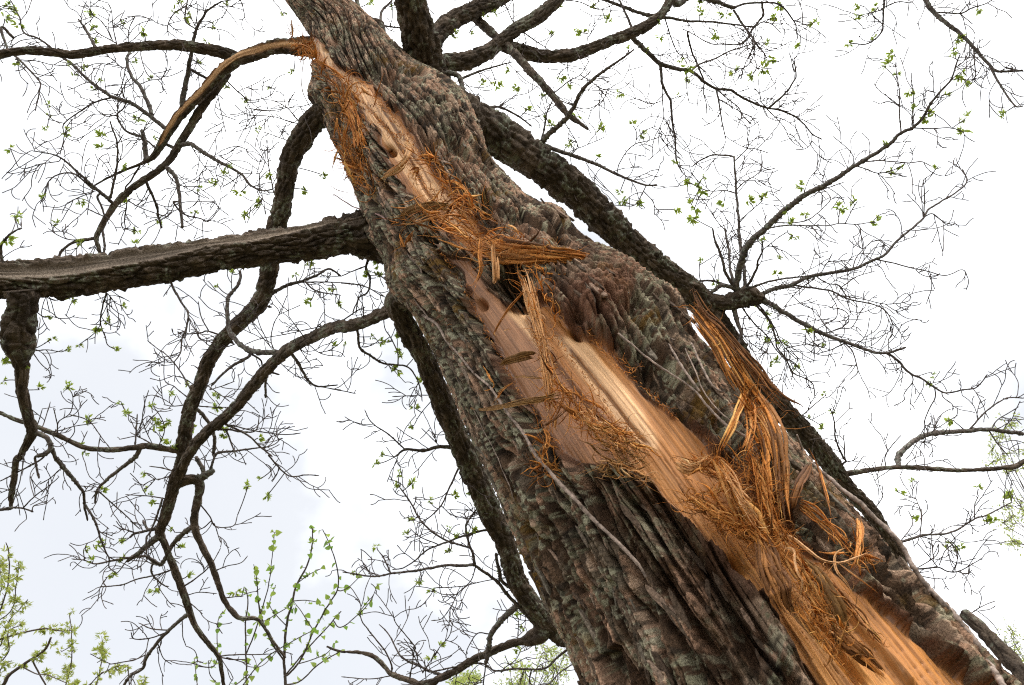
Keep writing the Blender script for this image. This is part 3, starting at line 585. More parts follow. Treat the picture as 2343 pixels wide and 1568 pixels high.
TW = """
0 0|30 8|1130,880 1020,790 900,710 770,665 620,560 480,430 420,390 340,320 260,265 165,225 130,110 70,0
0 0|14 6|770,670 660,700 560,760 440,850 440,940 410,1070
0 0|7 5|445,850 330,820
0 0|7 5|440,800 350,720
0 0|24 6|740,1365 640,1280 540,1190 400,1075 215,1035
0 0|16 5|640,1300 560,1230 490,1190 400,1200 330,1250 300,1360
0 0|8 4|400,1110 290,1125 170,1160 120,1140
0 0|5 4|170,1160 165,1220
0 0|18 10|760,1340 800,1150 805,990 770,880 755,830
0 0|10 6|805,990 850,920
0 0|30 18|1040,790 1020,720 960,590 900,520 870,410 900,350
0 0|9 6|880,330 880,260 890,190 925,120
0 0|40 10|1250,710 1270,600 1290,500 1310,370 1330,270 1350,190 1400,110 1430,70 1520,10
0 0|22 18|1310,480 1370,515 1430,545
0 0|11 12|1340,200 1270,140 1280,30 1290,0
0 0|8 7|1280,30 1360,65 1430,75
0 0|10 7|1280,40 1190,100 1150,180 1155,250
0 0|7 4|1150,180 1080,160 1010,125 870,115
0 0|6 4|1350,200 1390,150 1450,155 1470,180
0 0|22 13|655,330 600,220 535,130
0 0|7 4|560,130 520,80 480,60
0 0|9 6|800,300 775,180 765,80 740,20
0 0|6 4|790,185 860,150
0 0|10 6|800,300 690,240 640,200
0 0|7 5|760,260 700,150 600,90
0 0|7 4|250,265 150,280 60,330
0 0|6 4|165,230 100,260 70,310
0 0|20 7|10,190 50,330 120,400 200,480 270,560 275,600 255,700 240,765
0 0|8 4|110,410 250,420 350,445 450,450 560,430
0 0|6 4|150,480 100,490
0 0|9 6|880,420 860,480 840,570 800,660
0 0|7 4|870,470 770,445 650,440 590,470
0 0|8 5|970,390 1000,490 1040,545
0 0|8 5|960,580 1040,550 1110,540 1140,480
0 0|5 4|1110,540 1115,615
0 0|36 28|1005,1090 990,960 970,890
0 0|20 7|970,940 880,910 830,860 805,790 850,740 870,670
0 0|8 5|805,790 730,800 670,760 610,670
0 0|8 5|760,790 630,790 570,850
0 0|14 8|1060,1010 1000,960 910,910
0 0|26 22|1200,1020 1140,990
0 0|32 10|1230,1000 1310,990 1400,1050 1500,1110 1650,1190 1720,1270 1790,1310 1870,1300
0 0|8 5|1310,1000 1360,1080 1410,1150 1470,1190
0 0|6 4|1500,1110 1480,1180 1500,1250
0 0|7 4|1430,1080 1550,1060 1630,1010 1700,1030
0 0|7 5|1660,1190 1780,1190 1820,1110
0 0|6 4|1650,1200 1600,1240 1520,1290
0 0|6 4|1780,1190 1780,1330
0 0|6 4|1410,1170 1375,1200 1370,1280
0 0|30 18|1130,1140 1200,1210 1230,1330 1240,1440 1255,1568
0 0|10 5|1150,1190 1210,1260 1280,1280 1390,1280
0 0|22 13|1000,1240 1030,1310 1070,1400 1090,1500 1110,1568
0 0|14 8|960,1140 900,1240 860,1300 870,1400 855,1510 860,1568
0 0|9 5|880,1380 950,1420 1050,1460 1150,1490
0 0|14 6|1190,1390 1260,1470 1370,1500 1430,1520 1520,1420
0 0|16 12|670,1350 700,1430 720,1500
0 0|10 8|720,1490 590,1430
0 0|8 5|630,1320 610,1400 600,1480
0 0|7 5|640,1320 560,1350 490,1380
0 0|10 5|1560,560 1600,600 1680,670 1740,690 1850,660 1900,590
0 0|7 4|1680,670 1740,790 1760,890
0 0|7 4|1490,640 1520,780 1550,910
0 0|5 3|1520,790 1620,825
0 0|13 5|2090,880 2030,810 1970,740 1870,690
0 0|6 4|1970,740 1860,760 1700,745
0 0|6 4|2020,840 1970,830 1860,800 1680,790
0 0|5 3|1990,740 2080,730 2160,700
0 0|8 5|2030,985 1900,940 1800,905
0 0|6 4|1920,945 1970,840
0 0|10 7|1890,1350 1860,1230 1840,1100 1830,960
0 0|7 5|1890,1430 1800,1370 1760,1310
0 0|9 6|1640,0 1670,70 1680,130
0 0|7 5|1520,10 1560,50 1520,130
0 0|7 5|1870,0 1920,60 1940,100
0 1|18 14|700,0 715,100 715,190
0 1|22 18|650,60 690,170
0 1|25 14|640,70 500,100 420,160 400,215
0 1|10 6|600,70 490,80 400,50 330,0
0 1|24 10|15,240 5,130 30,80 100,20 150,0
0 1|17 9|1170,370 1240,500 1290,580 1280,680 1250,760 1240,850 1200,915
0 1|8 5|1250,760 1150,800
0 1|7 4|1240,850 1150,880 1090,885
0 1|8 5|1175,390 1120,470
0 1|13 6|730,440 700,550 690,660 720,740 740,800 790,830
0 1|8 5|735,450 735,590
0 1|8 5|740,450 790,510 860,540
0 1|8 5|690,660 650,720 540,800
0 1|5 4|690,660 620,660
0 1|7 5|320,470 340,580
0 1|9 5|240,570 300,610 350,600
0 1|8 5|225,830 340,770
0 1|9 6|225,840 330,835 420,850
0 1|9 5|225,850 280,930 340,980
0 1|8 6|180,1110 270,1110
0 1|9 6|395,1400 400,1330 480,1270 500,1160 470,1090
0 1|6 4|500,1160 600,1110
0 1|9 6|480,1280 560,1300 630,1340 700,1440 770,1530
0 1|8 5|260,1340 290,1240
0 1|8 5|300,1340 345,1190
0 1|8 5|395,1350 365,1230
0 1|9 5|230,1400 400,1390 500,1360 670,1335
0 1|7 5|450,1480 510,1400 500,1330
0 1|7 5|560,1480 600,1390
0 1|13 10|925,1500 935,1400 940,1275
0 1|11 7|1060,1490 970,1440 890,1400
0 1|7 4|930,1430 980,1350
0 1|6 4|930,1425 820,1450
0 1|7 4|1050,1490 980,1330 990,1220 1020,1110
0 1|7 4|940,1310 870,1270 830,1190
0 1|8 5|1090,1490 1130,1390 1110,1310 1050,1220
0 1|9 6|1290,1210 1190,1220 1120,1210
0 1|11 6|1300,1210 1400,1225 1540,1230 1630,1220
0 1|9 6|1310,1180 1200,1090 1130,1040 1130,880
0 1|13 7|1320,1130 1260,1020 1200,930 1130,860 1070,820 1010,770
0 1|7 4|1340,1080 1260,1030 1190,1010
0 1|10 7|1395,985 1325,940
0 1|15 8|1600,790 1520,740 1420,705 1370,720 1240,725 1220,705
0 1|11 7|1430,700 1380,610 1360,500
0 1|8 5|1440,810 1370,750 1340,700
0 1|9 6|1600,800 1480,830 1380,830
0 1|16 12|1800,530 1870,540
0 1|28 12|1830,470 1950,400 2080,360 2180,320 2260,280 2341,330
0 1|13 8|2100,370 2170,430 2341,460
0 1|12 8|2100,370 2230,370 2341,370
0 1|8 5|2220,440 2230,660
0 1|9 6|2080,740 1980,600
0 1|7 4|2160,700 2220,630
0 1|9 6|1880,830 1860,750 1880,650 1920,580 1970,460
0 1|9 5|1680,800 1780,760 1950,730 2130,690 2200,670
0 1|7 4|1860,820 1790,680 1760,590
0 1|7 4|1860,820 1750,680 1700,580
0 1|40 18|1900,850 1780,850 1680,820 1620,770 1570,690 1560,560 1570,470 1640,380 1650,290
0 1|17 12|1680,835 1780,900 1800,940
0 1|22 14|1450,1080 1530,1000 1600,940 1700,885
0 1|7 4|1930,930 2000,990 2050,1025
0 1|15 12|1840,985 1920,1005
0 1|20 15|1825,1000 1820,1165
0 1|8 5|1830,1060 1880,1120 1920,1130
0 1|24 9|2000,860 2060,950 2110,1040 2180,1085 2320,1075
0 1|9 6|2180,1085 2341,1110
0 1|7 5|2050,820 2130,930
0 1|8 5|2110,790 2200,860 2341,880
0 1|15 11|1540,1340 1700,1420 1800,1510 1870,1568
0 1|11 7|1580,1350 1750,1390 1940,1415 2065,1405
0 1|8 6|1590,1280 1665,1287
0 1|26 24|1350,1240 1430,1330 1470,1430 1465,1568
0 1|18 6|1460,1380 1560,1380 1700,1400 1760,1380 1780,1280
0 1|14 11|1550,1380 1590,1480 1620,1568
0 1|20 5|1470,1568 1500,1540 1600,1530 1750,1510 1870,1490 1930,1440
0 1|9 6|1400,1060 1480,1120 1580,1190
0 1|6 4|1440,1110 1530,1080 1610,1050
0 1|7 5|1690,1190 1780,1270
0 1|36 28|222,1390 320,1440 350,1500 320,1540 250,1568
0 1|30 26|345,1490 380,1568 395,1590
0 2|16 10|0,365 75,350 160,355 230,380
0 2|11 6|160,350 250,260 330,205 405,140
0 2|8 5|220,370 235,335 330,300
0 2|14 9|300,0 230,50 110,110 0,170
0 2|10 6|95,210 0,250
0 2|9 6|160,0 140,150 90,320
0 2|17 14|240,20 270,150
0 2|32 12|385,10 450,90 540,200 575,260 580,340 600,440
0 2|18 7|585,330 650,440 690,560 720,640 750,700 750,760 800,800
0 2|8 5|550,200 650,210
0 2|7 5|575,240 625,230
0 2|9 6|420,80 340,150 270,190
0 2|7 5|700,520 775,545
0 2|7 5|745,690 830,690 880,690
0 2|6 4|745,740 680,800
0 2|32 14|960,-60 930,0 830,80 720,170 670,230 650,320
0 2|8 5|690,200 630,290
0 2|11 8|680,240 790,340 870,410 960,500
0 2|7 5|800,340 805,240
0 2|8 5|720,170 680,120
0 2|11 8|1190,100 1100,75 1025,65
0 2|9 6|1180,130 1070,155 1000,110
0 2|7 5|1060,160 1000,225
0 2|10 7|1150,290 1010,270 860,260
0 2|20 16|1090,490 1020,500 980,440
0 2|22 15|1080,490 1020,505 930,525 885,555
0 2|9 6|930,525 840,490 795,440
0 2|15 12|1110,300 1080,400 1030,520 1005,560 1005,670
0 2|36 24|1340,470 1240,540 1180,610 1140,690 1100,750
0 2|26 22|1100,740 1060,720 1000,680
0 2|20 6|1000,680 900,690 760,715 650,735 580,710 490,700
0 2|7 5|580,710 575,640 600,620
0 2|9 6|880,700 800,800 720,830
0 2|9 6|1080,745 1000,720 900,710
0 2|16 8|1050,730 1040,800 1120,880 1160,890
0 2|56 20|1110,530 1020,600 950,660 870,720
0 2|60 40|1350,155 1390,140 1440,110 1465,85
0 2|20 14|1440,110 1450,60 1470,0
0 2|32 26|1400,120 1380,60 1340,0
0 2|11 7|1375,330 1440,410 1480,480 1600,475 1630,400
0 2|8 5|1470,460 1515,590
0 2|9 5|1450,440 1390,490 1310,515 1200,520
0 2|13 9|1195,770 1080,810 940,840 830,880 685,893
0 2|12 6|1260,890 1320,850 1420,770 1480,690 1515,625
0 2|8 5|1285,950 1370,930 1490,940
0 2|8 5|1310,1010 1390,1080
0 2|9 5|1470,785 1560,750 1650,730 1700,680
0 2|27 18|1300,1070 1240,1120 1150,1200 1050,1310 1000,1390 980,1450 900,1500 860,1550 840,1600
0 2|11 7|1150,1190 1040,1180 950,1140
0 2|11 7|1130,1210 1030,1245 920,1250 900,1200
0 2|9 5|1085,1290 1120,1380 1180,1425
0 2|8 5|1020,1250 990,1380 965,1420
0 2|8 5|1250,1120 1255,1230 1275,1300
0 2|10 7|1000,1360 900,1400 750,1425
0 2|11 7|1490,1370 1580,1390 1690,1390
0 2|11 7|1500,1370 1600,1360 1850,1355
0 2|9 6|1560,1380 1720,1425
0 2|9 6|1530,970 1620,960 1670,960
0 2|13 8|1850,0 1980,130 2090,125 2190,130
1 0|22 14|270,160 280,80 350,0
1 0|15 10|240,170 310,180 410,195
1 0|14 9|290,180 200,190 90,185
1 0|11 7|120,65 50,70 0,50
1 0|20 16|290,290 380,320 440,360
1 0|36 32|700,500 800,520 830,600 850,660
1 0|20 8|820,545 900,510 980,480 1050,460 1180,425
1 0|22 10|880,760 980,745 1080,735 1200,790 1310,870
1 0|9 6|1080,735 1150,690 1210,640
1 0|42 12|1340,1010 1450,900 1540,820 1600,730 1640,640 1700,570 1800,490 1890,430 2010,340
1 0|15 9|1370,980 1390,900 1410,780 1450,690
1 0|32 11|1380,990 1500,1040 1620,1080 1750,1130 1860,1185 1950,1220 2080,1270 2170,1270
1 0|9 6|1890,1200 1910,1120 1960,1040 2020,990 2130,960 2190,940
1 0|7 5|2020,990 2025,910 2000,860
1 0|11 7|1200,190 1150,90 1120,20
1 0|8 5|1185,160 1180,0
1 0|11 7|1220,200 1330,280 1420,340
1 0|11 6|1460,640 1560,560 1640,515 1700,420
1 0|9 6|1640,515 1740,580 1800,650
1 0|9 6|1500,690 1640,745 1720,740 1800,680 1825,620
1 0|7 4|1250,220 1270,300 1230,390
1 0|20 14|2000,210 1960,110 1910,0
1 0|37 28|1990,250 2110,370 2190,440 2341,480
1 0|22 9|2190,450 2200,560 2230,640 2260,700 2270,830 2290,950 2300,1100 2341,1190
1 0|10 5|2200,560 2205,700 2210,820 2150,950 2130,1090
1 0|7 4|2210,690 2120,715 2040,680
1 0|11 8|2220,130 2260,250 2300,350 2341,390
1 0|10 6|1500,20 1560,5 1650,20 1740,60 1800,60 1900,20
1 0|7 5|1680,330 1700,200 1710,140
1 0|8 5|1550,400 1555,500 1580,570
1 0|7 5|1770,600 1770,760 1780,860
1 0|7 4|1530,840 1600,950 1630,1020
1 0|9 6|2090,1280 2060,1340 2010,1410 1900,1410 1810,1400
1 0|8 5|2080,1320 2140,1390 2150,1480
1 0|27 20|2240,60 2150,110 2020,80 1900,35 1780,-10
1 0|26 18|2150,110 2341,140
2 0|18 6|0,145 230,155 480,185 540,155 610,165 675,230
2 0|24 8|0,480 60,490 160,570 230,610 330,620 380,655 480,705 570,740 660,755 770,800 830,850 890,920 960,960
2 0|44 22|-30,30 60,-20 160,-5 250,20 350,60
2 0|17 8|350,55 420,30 530,20 640,25 700,60 760,140 780,190 790,270
2 0|7 5|780,175 890,165
2 0|17 8|350,70 400,150 460,230 500,290 560,370 575,400
2 0|9 6|500,290 490,330 500,420 510,460 470,540
2 0|9 6|500,295 480,400 440,460 360,475 300,455 230,405
2 0|15 8|60,490 110,445 230,400 320,355 430,320 500,290
2 0|17 6|0,200 80,240 190,300 280,305 390,305 450,265 480,200 550,110 548,50
2 0|15 12|35,230 60,340 100,440 150,560
2 0|9 6|150,560 145,640 160,700 170,810
2 0|15 6|230,610 250,690 260,780 280,880 300,960
2 0|11 7|240,620 320,690 380,735 420,800 480,860
2 0|8 5|260,690 400,770 480,805
2 0|6 4|410,790 375,885
2 0|17 8|600,735 700,650 770,550 780,520 765,400
2 0|7 4|690,655 850,635
2 0|7 4|580,740 540,700 530,650 490,600
2 0|9 6|580,750 660,830 715,900
2 0|8 5|890,920 880,990 830,1025 770,1025
2 0|7 4|640,750 720,765 770,745
2 0|9 6|795,0 820,80 825,155
2 0|9 6|30,485 30,620 45,700
2 0|38 14|1560,-160 1620,-80 1660,-10 1720,80 1800,150 1900,230 2000,330 2100,440 2160,490 2341,485
2 0|17 10|2110,460 2190,600 2280,725 2341,730
2 0|9 7|2280,730 2220,770
2 0|13 8|1720,85 1820,90 1910,95 1990,55 2070,30 2130,0
2 0|7 4|1910,100 1995,170
2 0|8 5|2025,50 2020,0
2 0|10 8|2000,340 2005,450 2010,520 1990,560
2 0|15 8|1390,-60 1385,0 1375,160 1365,225 1310,280 1250,305 1160,300
2 0|9 6|1375,170 1320,120 1250,50
2 0|9 6|1370,70 1250,100 1200,110
2 0|11 7|1370,60 1480,15 1560,20 1590,0
2 0|8 5|1555,20 1545,115
2 1|46 44|410,440 370,400 400,250 430,150 500,60 570,0
2 0|45 9|570,1568 650,1490 720,1430 840,1340 960,1280 1080,1210 1180,1140 1300,1070 1410,1000 1500,915 1580,880 1650,810 1700,720 1770,630 1840,550 1880,440 1905,370
2 0|11 7|1500,910 1490,780 1490,640 1480,560 1465,480 1465,390
2 0|9 6|1580,880 1580,750 1585,640 1570,550
2 0|10 7|1590,880 1720,885 1850,880 1930,910
2 0|7 5|1850,880 1910,840
2 0|9 6|1640,810 1700,770 1760,710 1815,670
2 0|6 5|1690,770 1610,755
2 0|9 7|1840,555 1900,500
2 0|8 5|1170,1140 1170,1075 1130,1020 1060,960 1035,935
2 0|10 7|1190,1140 1270,1165 1340,1190 1440,1170 1500,1140
2 0|11 7|1250,1110 1340,1105 1440,1110 1560,1120 1640,1110 1710,1145
2 0|7 5|1340,1105 1385,1070 1390,1010
2 0|7 4|1390,1185 1540,1215
2 0|10 7|880,1310 1000,1290 1110,1250
2 0|7 6|840,1340 830,1290
2 1|26 22|430,420 420,250 400,150 385,0
2 0|20 9|390,1568 380,1450 370,1310 355,1110 345,1075 250,1065 190,1070 110,1110 70,1145
2 0|9 6|355,1110 445,1020 450,960 440,880
2 0|8 5|445,1025 490,1020 600,1055
2 0|10 6|370,1305 420,1255 530,1180 550,1100
2 0|7 4|530,1180 640,1155
2 0|7 4|545,1135 460,1085
2 0|9 6|390,1530 450,1465 560,1370
2 0|10 6|370,1330 300,1310 180,1310 80,1270 10,1245
2 0|11 7|590,1568 700,1550 850,1550 1000,1550 1080,1535 1200,1540 1280,1530 1330,1530
2 0|10 6|620,1530 760,1530 860,1510 930,1460 1010,1380 1000,1330 950,1290
2 0|8 5|1120,1530 1165,1440 1200,1380
2 0|8 6|1070,1535 1080,1430
2 1|22 14|390,430 330,310 320,170 290,0
2 1|26 12|380,440 300,310 260,170 220,80 205,0
2 1|22 9|430,420 460,370 510,280 520,220 550,150 550,100
2 1|8 5|550,150 650,70 720,25
2 1|32 26|380,430 320,400 250,400 190,450
2 1|20 12|330,400 200,360 80,365
2 1|32 14|490,470 620,420 750,385 850,340 930,320 1100,295 1200,270 1330,210 1390,180 1480,80 1580,0
2 0|16 8|1580,1568 1650,1500 1700,1430 1850,1340 1950,1255 1920,1160
2 0|10 7|1655,1490 1660,1390 1660,1300 1650,1230
2 0|7 5|1950,1255 1990,1240
2 0|9 6|1660,1490 1720,1470 1820,1550 1870,1535
2 1|11 6|1330,215 1450,240 1560,270 1680,295 1800,325 1920,285 1960,345
2 1|7 5|1690,290 1700,240
2 1|17 10|450,410 620,360 750,340 900,325
2 1|9 6|1170,270 1200,190 1310,80
2 1|8 5|1230,240 1320,130
2 1|8 5|950,310 1000,230 1060,230 1180,210
2 1|7 5|1000,230 1030,170
2 1|15 6|760,390 900,410 1030,435 1150,490 1300,520 1390,565 1440,650 1440,720 1410,770
2 1|8 5|1000,435 1060,540 1050,620 950,665
2 1|7 4|1060,545 1130,580 1140,640 1095,670
2 1|8 5|1080,460 1250,490 1400,520 1550,500 1560,445
2 1|7 4|1390,520 1480,570 1555,540
2 1|10 7|930,340 1000,380 1090,405 1160,590
2 1|9 6|1090,405 1200,330 1320,295
2 1|9 6|900,350 790,430 690,550
2 1|7 4|750,460 830,530 915,560
2 1|7 4|700,540 820,510 895,480
2 1|38 14|540,485 650,545 780,630 900,690 1000,740 1120,780 1250,830 1340,855 1415,855 1535,815
2 1|19 7|1400,855 1480,910 1560,995 1640,1030 1730,1095 1810,1130 1920,1110 2020,1090 2095,1000
2 1|9 6|1570,1000 1580,1050 1520,1135 1520,1180 1450,1220
2 1|8 5|1780,1130 1790,1160 1850,1210 1855,1255
2 1|10 7|1730,1090 1735,1160 1695,1240 1660,1330 1680,1395
2 1|8 5|1480,925 1395,930
2 1|7 4|1600,1020 1690,990
2 1|9 6|990,720 1080,690 1160,680 1210,600 1240,540
2 1|7 5|930,690 1050,620
2 1|7 5|845,660 870,590
2 1|11 7|1110,785 1170,850 1195,940 1200,990 1150,1040
2 1|7 5|1195,945 1095,935
2 1|11 7|1110,790 1030,830 920,865
2 1|14 6|500,500 580,600 640,700 680,790 750,870 800,910
2 1|16 7|500,520 600,640 640,760 650,820 710,900 760,990 830,1025 895,1070 910,1160
2 1|7 5|760,990 745,1050
2 1|13 8|410,540 480,640 580,740 640,830 720,920
2 1|9 6|720,820 840,800 950,815
2 1|8 5|845,800 845,720
2 1|8 5|580,740 560,790 520,850
2 1|8 5|420,620 420,730 500,810 600,870
2 1|38 20|350,540 380,650 400,720 390,800
2 1|9 6|540,510 680,590
2 1|36 26|1480,1568 1540,1500 1600,1450 1700,1410 1850,1395 1960,1390 2100,1380 2200,1395 2341,1410
2 1|13 9|1970,1380 2050,1290 2130,1220 2230,1165 2341,1165
2 1|9 6|2125,1370 2170,1310 2310,1225
2 1|11 8|2110,1400 2180,1500 2240,1568
2 1|9 6|1930,1380 1860,1320
2 1|9 6|1390,1568 1430,1500 1500,1420
2 1|11 7|800,1300 850,1260 920,1200 980,1150
2 1|9 6|820,1280 930,1340 960,1370
2 1|15 8|1120,1600 1100,1568 1050,1440 1040,1320 1010,1230
2 1|11 8|1125,1600 1115,1568 1105,1415
2 2|8 5|1170,100 1240,0
2 2|8 5|1360,75 1380,0
2 2|8 5|1480,70 1680,50 1740,25
2 2|19 8|1440,600 1500,585 1650,540 1840,520 2000,430 2100,395 2260,310
2 2|9 6|2005,420 2005,330 2030,270
2 2|9 6|1840,520 1870,580 1800,650 1760,750
2 2|14 6|1550,760 1600,770 1700,765 1760,760 1830,790 1910,780 2060,695
2 2|8 5|1600,770 1740,680 1760,600
2 2|8 5|1490,590 1580,460 1550,370
2 2|8 5|1750,755 1680,670 1610,590
2 2|9 6|1630,540 1640,400 1610,310 1600,290 1470,240
2 2|7 5|1600,290 1610,180
2 2|9 5|1290,390 1370,280 1370,190
2 2|9 6|1590,800 1640,820 1790,840 1810,815
2 2|9 6|1940,1100 2070,1020 2150,990
2 2|9 6|2220,90 2270,200
1 2|48 28|1230,1010 1190,1040 1110,1110 1060,1170 1020,1240 1010,1330 990,1420
1 2|28 18|1320,1140 1260,1070 1200,1010 1130,930 1060,850 980,790 910,740
1 2|22 9|910,740 840,745 720,745 600,765 500,785 350,800 260,820 150,815 10,790
1 2|13 8|340,800 300,710 260,650
1 2|20 11|915,740 900,660 870,580 855,480 900,400 950,340
1 2|15 10|870,620 800,600 730,580 620,510 540,430 490,340 440,260 400,210
1 2|17 7|1040,490 880,530 740,580 660,610 590,640 510,710 430,760 350,775
1 2|9 6|660,600 540,550 470,490
1 2|9 6|500,330 520,270
1 2|26 22|1180,910 1100,850 1080,770 1060,660
1 2|15 7|820,50 740,220 690,330 600,420 520,460
1 2|8 5|690,340 760,400 880,425 970,415
1 2|9 5|820,70 840,230 860,280
1 2|8 5|1150,825 970,855 820,890 640,900
1 2|9 5|920,760 890,850 800,940 760,1020 690,1110 615,1125
1 2|8 5|800,945 700,945 640,920
1 2|10 6|1010,1215 930,1215 870,1310 855,1380
1 2|7 4|930,1215 840,1190
1 2|7 4|640,1370 680,1300 740,1230 770,1120
1 2|18 10|600,1480 850,1430 970,1420 1060,1470 1200,1455 1390,1455 1480,1380 1560,1310
1 2|11 8|1300,1560 1420,1560 1500,1480 1610,1410
1 2|14 8|345,1490 345,1430 300,1330 220,1230 150,1140 120,1070
1 2|9 6|360,1500 200,1525 0,1510
1 2|11 7|470,1530 500,1340 510,1310 440,1220 370,1130 350,1060
1 2|20 7|700,1500 620,1475 520,1430 410,1370 360,1280 320,1210 260,1150
1 2|9 6|1100,1480 1120,1450 1200,1390 1240,1310
1 2|13 10|975,1580 990,1440 1010,1390
1 2|9 5|1210,1270 1220,1110
1 2|9 5|560,1480 640,1350 610,1320
1 2|8 5|580,1520 570,1390
1 1|20 12|410,240 260,215 200,170 190,140
1 1|20 8|200,180 170,270 200,350 180,440 120,480 100,590
1 1|11 8|170,260 90,290 0,330
1 1|13 8|290,470 190,410 100,385 0,375
1 1|11 8|170,540 120,560 60,600 0,640
1 1|20 7|110,690 130,820 210,880 300,930 440,945 500,1000 540,1090 555,1190
1 1|9 6|450,945 500,890
1 1|11 7|390,930 385,850 340,750 300,690 290,610
1 1|9 6|-80,1100 0,1115 100,1135
1 1|9 5|640,1145 600,1145 450,1150 350,1155
1 1|8 5|640,1160 540,1280 500,1350
1 1|13 7|440,1520 330,1420 230,1350 190,1310 160,1245
1 1|29 14|790,1510 680,1500 560,1525 440,1520 370,1568
1 1|7 5|680,1500 600,1420 550,1370
"""
def nearest_branch(x, y, skip_far=True):
    best = (1e9, None, None)
    for b in BR:
        d = np.hypot(b['pts'][:, 0] - x, b['pts'][:, 1] - y) - 0.35 * b['pts'][:, 2]; k = int(np.argmin(d))
        if d[k] < best[0]: best = (d[k], b, k)
    return best
TWCOL = np.array([0.085, 0.066, 0.058]); nbr = 0
for line in TW.strip().splitlines():
    a, b_, c_ = line.split('|'); tc_, tr_ = map(int, a.split()); w0, w1 = map(float, b_.split())
    pts = np.array([TL(tc_, tr_, *q[:2]) for q in parse(c_)]); n = len(pts)
    L = np.concatenate([[0], np.cumsum(np.hypot(*np.diff(pts, axis=0).T))]); wd = np.interp(L / L[-1], [0, 1], [w0, w1]) / 3.0
    d0 = nearest_branch(*pts[0]); d1 = nearest_branch(*pts[-1])
    if d0[0] > 14 and d1[0] < 10: pts = pts[::-1]; wd = wd[::-1] if w0 < w1 else wd; d0 = d1
    if d0[1] is not None and d0[0] < 60:
        bq = d0[1]['pts'][d0[2]]; z0 = bq[3]; lo = d0[1]['limb']
        if 1.5 < d0[0] < 40:                                   # run the foot of the branch into its parent
            pts = np.vstack([bq[:2], pts]); wd = np.concatenate([[wd[0]], wd])
    else: z0, lo = 5.2, L10
    dr = 1 + (rng.random() - 0.42) * min(0.28, 0.0009 * L[-1])
    zz = np.interp(np.linspace(0, 1, len(pts)), [0, 1], [z0, z0 * dr])
    wmax = wd.max()
    cp = catmull(np.column_stack([pts, wd, zz]), 3.0 if wmax > 4 else 4.0)
    g = np.arange(len(cp)); amp = 0.35 + 0.10 * np.minimum(cp[:, 2], 8); sd = nbr % 50
    env = np.clip(np.minimum(g, 6) / 6.0, 0, 1)
    cp[:, 0] += env * amp * 3.2 * (fbm(g * 0.22, g * 0 + nbr, sd, 3) - 0.5); cp[:, 1] += env * amp * 3.2 * (fbm(g * 0.22, g * 0 + nbr + 99.5, sd, 3) - 0.5)
    cen_ = P(cp[:, 0], cp[:, 1], cp[:, 3]); rad = 0.5 * np.maximum(cp[:, 2] * 0.95, 2.2) * cp[:, 3] / FPX; rad[-1] *= 0.5
    sides = 6 if wmax < 5 else 9 if wmax < 9 else 14
    bump = (rng.random((len(cp), sides)) - 0.4) * 0.26 + (rng.random((len(cp), 1)) < 0.09) * 0.35
    v, q = tube(cen_, rad, sides, bump * rad[:, None])
    big = np.clip((cp[:, 2] - 3) / 12, 0, 1)
    tw = np.repeat(TWCOL[None] * (0.8 + 0.5 * rng.random()) + big[:, None] * np.array([0.05, 0.048, 0.04]), sides, 0) * (0.65 + 0.7 * rng.random((len(v), 1)))
    lich = (rng.random(len(v)) < 0.16 * (0.3 + np.repeat(big, sides)))[:, None]
    tw = np.where(lich, np.array([0.20, 0.215, 0.175]), tw)
    bag = Bag(); bag.add(v, q, tw)
    # short spurs and buds along the branch
    k = int(len(cp) * (0.06 if wmax < 7 else 0.045) + rng.random())
    for _ in range(k):
        i = rng.integers(2, len(cp)); tdir = cp[min(i + 1, len(cp) - 1), :2] - cp[i - 1, :2]; an = math.atan2(tdir[1], tdir[0]) + rng.choice([-1, 1]) * rng.uniform(0.5, 1.3)
        ln = rng.uniform(2.5, 9) if rng.random() < 0.7 else rng.uniform(10, 34)
        m = max(3, int(ln / 4)); tt = np.linspace(0, 1, m); an2 = an + rng.normal(0, 0.5) * tt
        xx = cp[i, 0] + np.cumsum(np.cos(an2)) * ln / m; yy = cp[i, 1] + np.cumsum(np.sin(an2)) * ln / m
        xx = np.concatenate([[cp[i, 0]], xx]); yy = np.concatenate([[cp[i, 1]], yy]); z_ = cp[i, 3] * (1 + rng.normal(0, 0.006) * np.arange(len(xx)))
        r_ = np.linspace(1.0, 0.62, len(xx)) * 1.0 * z_ / FPX; r_[-1] *= 1.5 if ln < 10 else 0.8
        v, q = tube(P(xx, yy, z_), r_, 5); bag.add(v, q, TWCOL * rng.uniform(0.8, 1.3))
    # finer twigs forking off this branch
    plen = 4.0 * len(cp)
    def twig(x, y, z, an, ln, wpx, lev):
        m = max(4, int(ln / 5)); tt = np.linspace(0, 1, m); kink = np.cumsum(rng.normal(0, 0.10, m)) + rng.normal(0, 0.7) * tt; a2 = an + kink
        xx = x + np.concatenate([[0], np.cumsum(np.cos(a2))]) * ln / m; yy = y + np.concatenate([[0], np.cumsum(np.sin(a2))]) * ln / m
        z_ = z * (1 + rng.normal(0, 0.05) * np.linspace(0, 1, m + 1) * ln / 80)
        r_ = 0.5 * np.maximum(np.linspace(wpx, wpx * 0.6, m + 1), 1.85) * z_ / FPX * (1 + 0.25 * (rng.random(m + 1) - 0.4))
        v, q = tube(P(xx, yy, z_), r_, 5); bag.add(v, q, TWCOL * rng.uniform(0.7, 1.2))
        if lev > 0:
            for _ in range(rng.integers(1, 3)):
                i2 = rng.integers(1, m + 1); twig(xx[i2], yy[i2], z_[i2], a2[min(i2, m - 1)] + rng.choice([-1, 1]) * rng.uniform(0.5, 1.1), ln * rng.uniform(0.25, 0.6), wpx * 0.75, lev - 1)
